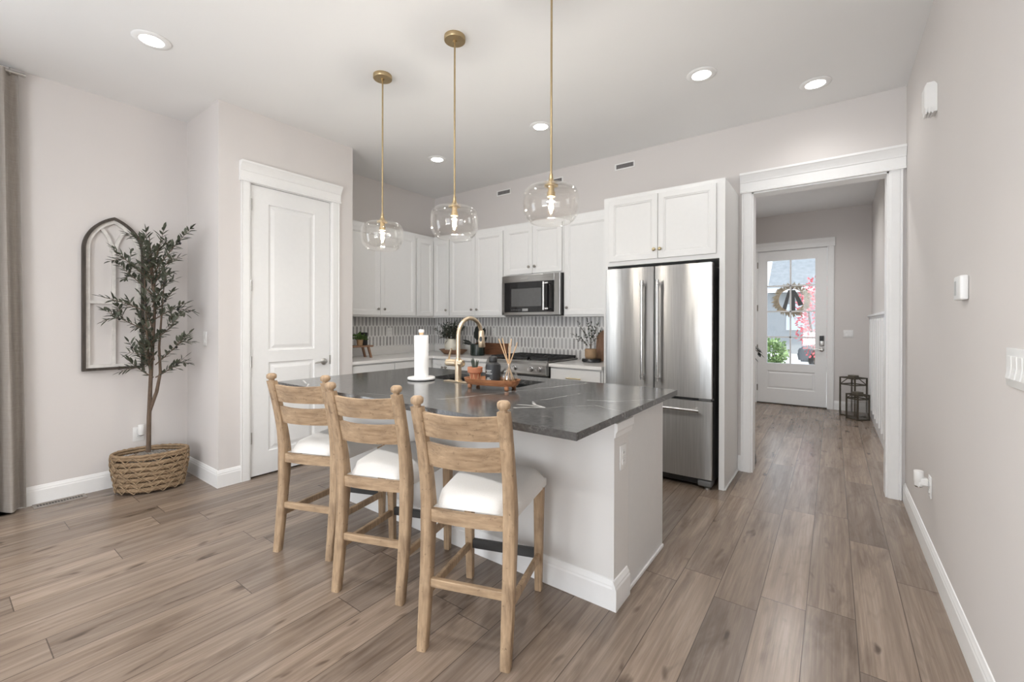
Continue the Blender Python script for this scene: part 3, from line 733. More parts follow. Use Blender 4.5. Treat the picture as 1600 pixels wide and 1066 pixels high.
# ------------------------------------------------------------------ refrigerator
t = thing('refrigerator', 'stainless French-door refrigerator with bottom freezer in the white surround', 'refrigerator', (-1.18, 3.93, 0))
RX_0, RX_1, RS, RY = -1.622, -.742, -1.193, 3.60
MB().box(RX_0+.006, RX_1-.004, RY+.068, YB-.05, .045, 1.745, .004).build('body', M_GREYST, t)
def bowed(x0, x1, z0, z1, y0, th, bow, xa, xb):
    # door skin with a gentle outward bow across its width
    n = 14; P = []
    for k in range(n+1):
        x = x0+(x1-x0)*k/n; s_ = (x-xa)/(xb-xa); P.append((x, y0-bow*(1-(2*s_-1)**2)))
    P[0] = (x0, P[0][1]+.006); P.insert(1, (x0+.006, P[1][1]+.002 if False else y0-bow*(1-(2*((x0+.006)-xa)/(xb-xa)-1)**2)))
    P[-1] = (x1, P[-1][1]+.006); P.insert(-1, (x1-.006, y0-bow*(1-(2*((x1-.006)-xa)/(xb-xa)-1)**2)))
    return MB().prism(P+[(x1, y0+th), (x0, y0+th)], 'z', z0, z1)
def bar_handle(z0, z1, x, y, parent):
    hb = MB().tube([(x, y-.056, z0), (x, y-.056, z1)], .0125, 14)
    for z in (z0+.03, z1-.03): hb.tube([(x, y+.004, z), (x, y-.056, z)], [.015, .010], 12).lathe([(.0125, -.012), (.0165, -.010), (.0165, .010), (.0125, .012)], Matrix.Translation((x, y-.056, z)), 14)
    return hb.build('handle', M_CHROME, parent, SM)
a = bowed(RX_0, RS-.003, .712, 1.768, RY, .064, .012, RX_0-.02, RS+.02).build('door', M_STEEL, t, SM); bar_handle(.826, 1.65, RS-.082, RY-.004, a)
a = bowed(RS+.003, RX_1, .712, 1.768, RY, .064, .012, RS-.02, RX_1+.02).build('door', M_STEEL, t, SM); bar_handle(.826, 1.65, RS+.046, RY-.004, a)
a = bowed(RX_0, RX_1, .085, .690, RY, .064, .014, RX_0-.02, RX_1+.02).build('freezer_drawer', M_STEEL, t, SM)
hb = MB().tube([(RX_0+.075, RY-.066, .622), (RX_1-.085, RY-.066, .622)], .0125, 14)
for x in (RX_0+.11, RX_1-.115): hb.tube([(x, RY-.008, .622), (x, RY-.066, .622)], [.016, .010], 12)
hb.build('handle', M_CHROME, a, SM)
MB().box(RX_0+.01, RX_1-.01, RY+.02, RY+.07, .690, .712).build('hinge_bar', M_BLACK, t)
MB().box(RX_1-.10, RX_1-.01, RY+.004, RY+.068, .692, .709, .002).build('hinge', M_GREYST, t)
for x in (RX_0+.06, RX_1-.06): MB().box(x-.045, x+.045, RY+.01, RY+.10, 1.746, 1.775, .004).build('hinge_cover', M_GREYST, t)
MB().box(RX_0+.02, RX_1-.10, RY+.035, RY+.07, .03, .085).build('toe_grille', M_BLACK, t)
for x in (RX_0+.06, RX_1-.055):
    f_ = MB().box(x-.055, x+.050, RY+.005, RY+.14, .022, .075, .015, 3).build('foot', M_GREYST, t, SM)
    MB().lathe([(0, 0), (.022, 0), (.022, .012), (.010, .024), (0, .024)], Matrix.Translation((x+.01, RY+.05, 0)), 16).build('leveler', M_NICKEL, f_, SM)

# ------------------------------------------------------------------ island
IX0, IX1, IY0, IY1 = -2.9887, -.7426, 1.3999, 2.6668
BX0, BX1, BY0, BYM, BY1 = -2.93, -.794, 1.858, 2.03, 2.555
SX0, SX1, SY0, SY1 = -2.36, -1.55, 2.165, 2.485
t = thing('kitchen_island', 'white kitchen island base with baseboard under the black stone top', 'kitchen island', (-1.87, 2.2, 0))
MB().box(BX0, BX1, BY0, BYM, 0, .8685).build('knee_wall', M_PONY, t)
MB().box(BX0+.02, SX0-.03, BYM+.001, BY1-.03, .10, .868).box(SX1+.03, BX1-.012, BYM+.001, BY1-.03, .10, .868).box(SX0-.03, SX1+.03, BYM+.001, BY1-.03, .10, .62).box(SX0-.03, SX1+.03, BY1-.05, BY1-.03, .62, .868).box(SX0-.03, SX1+.03, BYM+.001, BYM+.02, .62, .868).box(BX0+.02, BX1-.012, BYM+.001, BY1-.09, 0, .10).build('cabinet_body', M_CAB, t)
MB().box(BX1-.0115, BX1, BYM+.001, BY1, 0, .8685).build('end_panel', M_CAB, t)
MB().box(BX0, BX0+.019, BYM+.001, BY1, 0, .8685).build('end_panel', M_CAB, t)
for k in range(4):
    x0 = BX0+.03+k*.525; cab_d = MB().rings_rect(x0, x0+.515, .115, .855, [(0, -.019), (0, 0), (.05, 0), (.058, -.009)], lambda u, v, d: (u, BY1-.011+d, v)).build('door', M_CAB, t)
m = MB(); bp = [(d*1.35, z*.98) for d, z in BBP]
m.prism([(BY0-d, z) for d, z in bp], 'x', BX0-.019, BX1)
m.prism([(BX1+d, z) for d, z in bp], 'y', BY0-.019, 2.008)
m.build('baseboard', M_TRIM, t)
MB().box(BX1, BX1+.010, 2.008, BY1-.004, 0, .018, .003).build('shoe_molding', M_TRIM, t)
MB().box(BX1, BX1+.016, BY0-.0, 2.061, .806, .8425, .002).prism([(BX1, .775), (BX1+.005, .775), (BX1+.008, .795), (BX1+.014, .806), (BX1, .806)], 'y', BY0, 2.061).build('trim_block', M_TRIM, t)
VEINS = [((-1.62, 1.59), (-1.30, 2.62), .005, .75), ((-2.35, 1.41), (-1.62, 1.59), .004, .35), ((-1.22, 1.83), (-1.165, 1.76), .012, 1.0), ((-1.24, 1.72), (-1.075, 1.735), .009, .9),
         ((-1.165, 1.76), (-1.075, 1.735), .010, .8), ((-1.20, 1.64), (-1.075, 1.735), .008, .9), ((-1.22, 1.83), (-1.17, 2.10), .005, .55), ((-1.17, 2.10), (-1.10, 2.35), .004, .35),
         ((-1.075, 1.735), (-.90, 1.92), .004, .4), ((-1.02, 2.02), (-.87, 2.10), .005, .7), ((-.87, 2.10), (-.73, 2.28), .005, .7), ((-2.9, 1.55), (-2.62, 1.42), .006, .8), ((-2.75, 1.95), (-2.4, 1.42), .004, .3), ((-.9, 1.92), (-.74, 1.86), .004, .5)]
M_STONE = stone_mat()
t = thing('island_countertop', 'black stone island countertop with white veins', 'countertop', (-1.87, 2.03, .87))
m = MB(); ZC0, ZC1 = .8695, .900
xs = [IX0, SX0, SX1, IX1]; ys = [IY0, SY0, SY1, IY1]
# slab with the sink cut-out: one continuous ring of quads
g = [[[m.bm.verts.new((x, y, z)) for y in ys] for x in xs] for z in (ZC0, ZC1)]
for L in (0, 1):
    for i in range(3):
        for j in range(3):
            if i == 1 and j == 1: continue
            q = [g[L][i][j], g[L][i+1][j], g[L][i+1][j+1], g[L][i][j+1]]; m.bm.faces.new(q if L else q[::-1])
def side(a, b): m.bm.faces.new((g[0][a[0]][a[1]], g[0][b[0]][b[1]], g[1][b[0]][b[1]], g[1][a[0]][a[1]]))
for i in range(3):
    side((i, 0), (i+1, 0)); side((i+1, 3), (i, 3)); side((3, i), (3, i+1)); side((0, i+1), (0, i))
for a, b in (((1, 1), (1, 2)), ((1, 2), (2, 2)), ((2, 2), (2, 1)), ((2, 1), (1, 1))): side(a, b)
ed = [e for e in m.bm.edges if e.calc_face_angle(0) > 1]
bmesh.ops.bevel(m.bm, geom=ed, offset=.003, segments=2, affect='EDGES')
m.build('slab', M_STONE, t)
# sink bowl
s_ = thing('sink', 'black undermount sink in the island', 'sink', (-1.98, 2.4, .64))
m = MB(); e = .012
m.box(SX0-e, SX1+e, SY0-e, SY1+e, .640, .650).box(SX0-e, SX0-.001, SY0-e, SY1+e, .650, .8685).box(SX1+.001, SX1+e, SY0-e, SY1+e, .650, .8685).box(SX0, SX1, SY0-e, SY0-.001, .650, .8685).box(SX0, SX1, SY1+.001, SY1+e, .650, .8685)
m.build('basin', plain('black_composite', (.012, .014, .014), .35), s_)
MB().lathe([(0, .6505), (.045, .6505), (.045, .654), (.03, .652), (0, .652)], Matrix.Translation((-1.98, 2.42, 0)), 24).build('drain', M_CHROME, s_, SM)
# faucet
f_ = thing('faucet', 'champagne gold gooseneck pull-down faucet behind the island sink', 'faucet', (-2.016, 2.128, .9))
FXc, FYc = -2.016, 2.128
MB().box(FXc-.115, FXc+.115, FYc-.026, FYc+.026, .9005, .906, .003).build('deck_plate', M_GOLD, f_)
MB().lathe([(0, .906), (.027, .906), (.027, .912), (.022, .914), (.022, 1.00), (.022, 1.055), (.0145, 1.058), (0, 1.058)], Matrix.Translation((FXc, FYc, 0)), 28).build('body', M_GOLD, f_, SM)
hb = MB().lathe([(0, -.105), (.020, -.105), (.0235, -.102), (.0235, -.012), (0, -.012)], axis_m((FXc, FYc, 1.026), (1, 0, 0)), 24)
hb.lathe([(0, .012), (.0235, .012), (.0235, .040), (.020, .043), (.014, .043), (.014, .038), (0, .038)], axis_m((FXc, FYc, 1.026), (1, 0, 0)), 24)
hb.build('handle_barrel', M_GOLD, f_, SM)
MB().tube([(FXc-.090, FYc, 1.045), (FXc-.078, FYc-.004, 1.075), (FXc-.055, FYc-.008, 1.122)], [.0075, .0075, .0065], 12).build('lever', M_GOLD, f_, SM)
rr = .116; pts = [(FXc, FYc, 1.05), (FXc, FYc, 1.14), (FXc, FYc, 1.212)]
for k in range(1, 15):
    a = PI*k/14*.96; pts.append((FXc+.004*k/14, FYc+rr-rr*math.cos(a), 1.212+rr*math.sin(a)))
lx, ly, lz = pts[-1]
MB().tube(pts, .0135, 16).build('spout', M_GOLD, f_, SM)
hd_ = MB().lathe([(0, 0), (.0165, 0), (.0205, -.012), (.0225, -.07), (.0245, -.115), (.021, -.120), (0, -.120)], axis_m((lx, ly, lz+.015), (0, -.06, 1)), 24).build('spray_head', M_GOLD, f_, SM)
MB().lathe([(0, 0), (.010, 0), (.010, .003), (0, .004)], axis_m((lx+.012, ly-.0185, lz-.045), (.5, -1, .1)), 16, sy=1.9).build('spray_button', M_BLACK, hd_, SM)

# ------------------------------------------------------------------ things on the island
px_, py_ = -2.30, 2.058
t = thing('paper_towel_holder', 'white paper towel holder with wooden-necked finial standing on the island', 'paper towel holder', (px_, py_, .9))
MB().lathe([(0, .9005), (.094, .9005), (.094, .905), (.091, .906), (0, .906)], Matrix.Translation((px_, py_, 0)), 40).build('foot_pad', M_BLACK, t, SM)
MB().lathe([(0, .906), (.094, .906), (.095, .909), (.095, .916), (.092, .9195), (0, .9195)], Matrix.Translation((px_, py_, 0)), 40).build('base', M_STONEW, t, SM)
MB().lathe([(0, .9195), (.008, .9195), (.008, 1.212), (0, 1.212)], Matrix.Translation((px_, py_, 0)), 12).build('rod', M_CHROME, t, SM)
MB().lathe([(0, 1.212), (.014, 1.212), (.0155, 1.219), (.015, 1.228), (0, 1.228)], Matrix.Translation((px_, py_, 0)), 20).build('finial_neck', M_REED, t, SM)
MB().lathe([(0, 1.228), (.018, 1.228), (.0195, 1.233), (.0195, 1.245), (.016, 1.249), (0, 1.249)], Matrix.Translation((px_, py_, 0)), 20).build('finial', M_STONEW, t, SM)
tag(MB().lathe([(.019, .9205), (.048, .9205), (.0485, .925), (.0485, 1.205), (.047, 1.208), (.019, 1.208)], Matrix.Translation((px_, py_, 0)), 40, closed=True).build('paper_towel_roll', M_PAPER, None, SM), 'white paper towel roll on the upright holder on the island', 'paper towels')

TC = (-1.660, 2.045)
def oval(a, b, n=36, p=2.6):
    out = []
    for k in range(n):
        c, s = math.cos(2*PI*k/n), math.sin(2*PI*k/n)
        out.append((a*math.copysign(abs(c)**(2/p), c), b*math.copysign(abs(s)**(2/p), s)))
    return out
TR = math.radians(10)
t = thing('footed_tray', 'oblong reddish wooden footed tray beside the faucet on the island', 'tray', (*TC, .9), TR)
m = MB(); rings = []
for a, b, z in ((.150, .060, .022), (.165, .070, .024), (.178, .080, .040), (.184, .086, .060), (.178, .080, .060), (.168, .072, .040), (.160, .066, .036)):
    rings.append([(x, y, z) for x, y in oval(a, b)])
m.loft(rings); m.build('dish', M_ACACIA, t, SM, local=True)
for sx in (-1, 1):
    for sy in (-1, 1):
        MB().lathe([(0, .0005), (.010, .0005), (.014, .006), (.014, .016), (.010, .026), (0, .026)], Matrix.Translation((sx*.125, sy*.048, 0)), 14).build('foot', M_ACACIA, t, SM, local=True)
def on_tray(u, v=0.0):
    return (TC[0]+u*math.cos(TR)-v*math.sin(TR), TC[1]+u*math.sin(TR)+v*math.cos(TR), .936)
p = on_tray(-.118, .0)
t = thing('terracotta_pot', 'small terracotta pot at the left end of the wooden tray', 'plant pot', p)
MB().lathe([(0, .0005), (.027, .0005), (.035, .052), (.043, .053), (.046, .056), (.047, .086), (.045, .088), (.040, .088), (.036, .070), (0, .070)], Matrix(), 32).build('body', M_TERRA, t, SM, local=True)
m = MB()
for k in range(14):
    a = 2*PI*k/14; a2 = a+PI/14*(1 if k % 2 else -1)
    m.tube([(.0285*math.cos(a), .0285*math.sin(a), .006), (.035*math.cos(a2), .035*math.sin(a2), .048)], .0013, 6)
m.build('net_pattern', M_REED, t, None, local=True)
MB().lathe([(0, .074), (.0385, .074), (.0385, .079), (0, .079)], Matrix(), 20).build('soil', M_SOIL, t, SM, local=True)
m = MB(); rn = random.Random(5)
for k in range(5):
    a = rn.uniform(0, 6.28); L_ = rn.uniform(.035, .07)
    m.tube([(.01*math.cos(a), .01*math.sin(a), .078), (.018*math.cos(a), .018*math.sin(a), .078+L_*.6), (.024*math.cos(a), .024*math.sin(a), .078+L_)], [.006, .006, .001], 6)
m.build('succulent_leaves', M_SAGE, t, SM, local=True)
p = on_tray(.012, -.006)
t = thing('dispenser_bottle', 'matte black bottle in the middle of the wooden tray', 'bottle', p)
MB().lathe([(0, .0005), (.043, .0005), (.046, .004), (.046, .098), (.042, .112), (.026, .122), (.021, .126), (0, .126)], Matrix(), 32).build('bottle', M_MATBLK, t, SM, local=True)
MB().lathe([(0, .126), (.025, .126), (.026, .129), (.026, .152), (.023, .156), (.010, .160), (0, .161)], Matrix(), 24).build('cap', M_BLACK, t, SM, local=True)
m = MB()
for k, (w_, z) in enumerate(((.020, .075), (.014, .066), (.024, .056), (.010, .030), (.018, .022))):
    a0 = -1.55
    V = [(.0463*math.cos(a0+q*w_/.046), .0463*math.sin(a0+q*w_/.046)) for q in (-1, -.5, 0, .5, 1)]
    m.loft([[(x, y, z) for x, y in V], [(x, y, z+.004) for x, y in V]], False, False)
m.build('label_print', plain('label_print_grey', (.5, .5, .48), .6), t, None, local=True)
p = on_tray(.108, .016)
t = thing('reed_diffuser', 'clear glass reed diffuser with tan sticks at the right end of the wooden tray', 'diffuser', p)
MB().lathe([(0, .0005), (.042, .0005), (.050, .008), (.052, .040), (.046, .066), (.028, .088), (.015, .098), (.014, .116), (.017, .119), (.012, .119), (.012, .100), (.026, .085), (.043, .064), (.049, .040), (.047, .010), (0, .006)], Matrix(), 32).build('bottle', M_JAR, t, SM, local=True)
MB().lathe([(0, .007), (.044, .008), (.047, .016), (.048, .024), (0, .024)], Matrix(), 28).build('oil', glass('diffuser_oil', (.97, .93, .85), .2, .03), t, SM, local=True)
for k, (ax, ay, L_) in enumerate(((-.075, .0, .290), (-.06, .02, .285), (.005, .02, .275), (.075, -.01, .265), (.055, .03, .255), (.020, -.03, .250))):
    d = Vector((ax*math.cos(.65), ax*math.sin(.65)+ay, .20)).normalized()
    nk = Vector((ax*.05, ay*.05, .108)); b_ = nk-d*((.108-.012)/d.z)
    MB().tube([b_, b_+d*(L_-.02)], .0028, 8).build('reed', M_REED, t, SM, local=True)

# ------------------------------------------------------------------ leafy plant helper
def leaf_blade(m, base, d, L_, w_, nrm):
    d = d.normalized(); s = d.cross(nrm)
    if s.length < 1e-4: s = d.orthogonal()
    s.normalize(); n = s.cross(d)
    P = [base, base+d*L_*.33+s*w_+n*L_*.03, base+d*L_*.70+s*w_*.8+n*L_*.01, base+d*L_-n*L_*.06, base+d*L_*.70-s*w_*.8+n*L_*.01, base+d*L_*.33-s*w_+n*L_*.03]
    mid = [base+d*L_*.33-n*L_*.03, base+d*L_*.70-n*L_*.04]
    V = [m.bm.verts.new(p) for p in P]; W = [m.bm.verts.new(p) for p in mid]
    for f in ((V[0], V[1], W[0]), (V[0], W[0], V[5]), (V[1], V[2], W[1], W[0]), (V[5], W[0], W[1], V[4]), (V[2], V[3], W[1]), (V[4], W[1], V[3])): m.bm.faces.new(f)
def curve_pts(a, b, sag, n=8, rn=random):
    a, b = Vector(a), Vector(b); out = []
    for k in range(n+1):
        s = k/n; p = a.lerp(b, s); p.z += sag*math.sin(PI*s); out.append(p)
    return out
def leafy(m, pts, rn, step, L_, w_, start=.15, spread=.9):
    tot = sum((q-p).length for p, q in zip(pts, pts[1:])); s = start*tot
    def at(s):
        for p, q in zip(pts, pts[1:]):
            l = (q-p).length
            if s <= l: return p.lerp(q, s/l), (q-p).normalized()
            s -= l
        return pts[-1], (pts[-1]-pts[-2]).normalized()
    k = 0
    while s < tot:
        p, d = at(s); o = d.orthogonal().normalized(); o.rotate(Matrix.Rotation(rn.uniform(0, 6.28), 3, d))
        for sg in (1, -1):
            ld = (d*rn.uniform(.5, 1.0)+o*sg*spread+Vector((0, 0, rn.uniform(-.1, .35)))).normalized()
            leaf_blade(m, p, ld, L_*rn.uniform(.7, 1.15), w_*rn.uniform(.8, 1.15), Vector((rn.uniform(-.4, .4), rn.uniform(-.4, .4), 1)))
        s += step*rn.uniform(.8, 1.25); k += 1
    p, d = pts[-1], (pts[-1]-pts[-2]).normalized(); leaf_blade(m, p, d, L_, w_, Vector((0, 0, 1)))

# ------------------------------------------------------------------ things on the left counter
t = thing('riser_stool', 'small brown wooden riser stool on the left counter by the pantry corner', 'stand', (-4.27, 2.87, .9))
MB().box(-4.345, -4.195, 2.68, 3.040, 1.022, 1.040, .003).build('top', M_BOARD, t)
for x in (-4.325, -4.215):
    for y, dy in ((2.735, -.03), (2.985, .035)):
        m = MB(); a = .011
        m.loft([[(x-a+dx, y+dy-a, .9005) if False else (x+sx*a, y+dy+sy*a, .9005) for sx, sy in ((-1, -1), (1, -1), (1, 1), (-1, 1)) for dx in (0,)], [(x+sx*a, y+sy*a, 1.0215) for sx, sy in ((-1, -1), (1, -1), (1, 1), (-1, 1))]])
        m.build('leg', M_BOARD, t)
t = thing('potted_succulent', 'bushy green plant in a small tan pot on the riser stool', 'plant', (-4.235, 2.888, 1.0405))
MB().lathe([(0, 0), (.030, 0), (.036, .066), (.033, .068), (.031, .058), (0, .058)], Matrix(), 24).build('pot', M_TANPOT, t, SM, local=True)
m = MB(); rn = random.Random(8)
for k in range(130):
    d = Vector((rn.gauss(0, 1), rn.gauss(0, 1), rn.uniform(.0, 1.5))).normalized(); b_ = Vector((0, 0, .06))+d*rn.uniform(.015, .075)
    leaf_blade(m, b_, d+Vector((rn.uniform(-.5, .5), rn.uniform(-.5, .5), .3)), rn.uniform(.02, .038), .010, Vector((rn.uniform(-1, 1), rn.uniform(-1, 1), 1)))
m.build('foliage', M_GREEN, t, None, local=True)
t = thing('canister', 'dark canister behind the small plant on the riser stool', 'canister', (-4.300, 2.975, 1.0405))
MB().lathe([(0, 0), (.048, 0), (.050, .004), (.050, .120), (0, .120)], Matrix(), 28).build('body', M_MATBLK, t, SM, local=True)
MB().lathe([(0, .120), (.051, .120), (.052, .124), (.052, .138), (.045, .144), (0, .144)], Matrix(), 28).build('lid', M_BLACK, t, SM, local=True)

# corner group: wooden boat tray, white jug with greenery, dark pot, board
bx, by = -3.885, 4.005
t = thing('dough_bowl', 'faceted brown wooden bowl under the white jug in the counter corner', 'bowl', (bx, by, .9))
m = MB(); rings = []
for a, b, z in ((.135, .070, .0005), (.150, .085, .004), (.222, .135, .058), (.212, .127, .058), (.146, .080, .014), (.120, .06, .012)):
    rings.append([(a*math.cos(PI/8+PI/4*k), b*math.sin(PI/8+PI/4*k), z) for k in range(8)])
m.loft(rings); m.build('bowl', M_BOARD, t, None, local=True)
t = thing('jug', 'ivory ceramic jug full of dark greenery standing in the wooden bowl', 'vase', (bx-.015, by, .9145))
MB().lathe([(0, 0), (.062, 0), (.085, .02), (.098, .06), (.092, .105), (.066, .145), (.058, .165), (.062, .178), (.056, .178), (.050, .160), (0, .140)], Matrix(), 32).build('body', M_CERAM, t, SM, local=True)
MB().tube([(-.060, 0, .155), (-.10, 0, .160), (-.128, 0, .135), (-.126, 0, .090), (-.096, 0, .055)], .010, 10).build('handle', M_CERAM, t, SM, local=True)
m = MB(); st = MB(); rn = random.Random(21)
for k in range(40):
    a = rn.uniform(0, 2*PI); rad = rn.uniform(.04, .29); b_ = Vector((rad*math.cos(a), min(.20, rad*.55*math.sin(a)), rn.uniform(.24, .42)-rad*.2))
    pts = curve_pts((.02*math.cos(a), .02*math.sin(a), .14), b_, .02, 5); st.tube(pts, [.0018]*6, 5); leafy(m, pts, rn, .022, .042, .0085, .35)
st.build('stems', M_STEM, t, None, local=True); m.build('foliage', M_SAGE, t, None, local=True)
t = thing('potted_plant', 'glossy black-green leaves in a dark cylindrical pot on the counter left of the range', 'plant', (-3.470, 4.00, .9005))
MB().lathe([(0, 0), (.078, 0), (.086, .006), (.089, .132), (.085, .138), (.080, .136), (.078, .118), (0, .118)], Matrix(), 32).build('pot', M_DKPOT, t, SM, local=True)
MB().lathe([(0, .120), (.077, .120), (.077, .124), (0, .126)], Matrix(), 24).build('soil', M_SOIL, t, SM, local=True)
m = MB(); st = MB()
for (dx, dy, dz), L_, w_ in (((-.6, -.3, .25), .13, .020), ((.15, -.2, .95), .20, .050), ((.50, -.1, .9), .19, .050), ((-.15, .0, 1), .15, .040), ((.9, -.2, .55), .14, .035), ((.3, .2, .8), .16, .04), ((-.85, -.15, .12), .15, .014)):
    d = Vector((dx, dy, dz)).normalized(); b_ = Vector((.015*dx, .015*dy, .122)); e_ = b_+d*.07
    st.tube([b_, b_+d*.04, e_], .0035, 6); leaf_blade(m, e_-d*.01, d, L_, w_, Vector((0, -1, .2)))
st.build('stems', M_LEAFBLK, t, None, local=True); m.build('foliage', M_LEAFBLK, t, None, local=True)
# long board leaning on the wall, rounded left end
t = thing('cutting_board', 'long reddish-brown cutting board leaning on the tiles left of the range', 'cutting board', (-3.47, 4.2, .9))
P = [(-3.195, 0), (-3.195, .145)] + [(-3.68-.07*math.sin(PI*k/10), .0725+.0725*math.cos(PI*k/10)) for k in range(11)]
M_ = Matrix.Translation((0, 4.220, .901)) @ Matrix.Rotation(-math.radians(9), 4, 'X')
m = MB(); m.prism(P, 'y', 0, .018, M_); m.build('board', M_WALNUT, t)
M2 = M_; m = MB().tube([M2 @ Vector((-3.195+.03, -.004, .04)), M2 @ Vector((-3.195+.03, -.004, .105))], .004, 8); m.build('groove', M_DKWOOD, t)
# right counter
t = thing('trivet_stand', 'round black marble stand on the counter beside the refrigerator', 'stand', (-1.975, 4.045, .9))
MB().lathe([(0, .0005), (.093, .0005), (.099, .006), (.099, .030), (.094, .036), (0, .036)], Matrix(), 40).build('disc', plain('black_marble', (.015, .015, .016), .2, vary=.4, scale=14), t, SM, local=True)
t = thing('potted_plant', 'sparse grey-green sprigs in a tan ringed pot on the black stand', 'plant', (-1.985, 4.045, .937))
MB().lathe([(0, 0), (.052, 0), (.056, .006), (.056, .014), (.060, .018), (.061, .085), (.058, .090), (.059, .097), (.054, .097), (.052, .082), (0, .080)], Matrix(), 32).build('pot', M_TANPOT, t, SM, local=True)
m = MB(); st = MB(); rn = random.Random(4)
for (x, y, z) in ((-.19, -.03, .24), (-.15, .02, .36), (-.09, -.03, .30), (-.05, .02, .385), (.02, -.03, .35), (.07, .02, .37), (.10, -.05, .34), (-.15, -.04, .19), (.12, .0, .28), (.04, -.06, .27), (.0, .03, .30)):
    pts = curve_pts((0, 0, .082), (x, y, z), .03, 6); pts.insert(1, Vector((x*.05, y*.05, .14))); st.tube(pts, .0016, 5); leafy(m, pts, rn, .030, .036, .007, .45)
st.build('stems', M_STEM, t, None, local=True); m.build('foliage', M_SAGE, t, None, local=True)
t = thing('cutting_board', 'tall arched wooden cutting board leaning beside the refrigerator surround', 'cutting board', (-1.83, 4.2, .9))
P = [(-2.005, 0), (-1.74, 0), (-1.74, .24)]+[(-1.8725+.1325*math.cos(PI*k/14), .24+.095*math.sin(PI*k/14)) for k in range(1, 14)]+[(-2.005, .24)]
M_ = Matrix.Translation((0, 4.19, .901)) @ Matrix.Rotation(-math.radians(8), 4, 'X')
m = MB(); m.prism(P, 'y', 0, .018, M_); m.build('board', M_BOARD, t)
MB().prism([(-1.89, .33), (-1.855, .33), (-1.858, .39), (-1.887, .39)], 'y', .002, .016, M_).build('handle', M_BOARD, t)

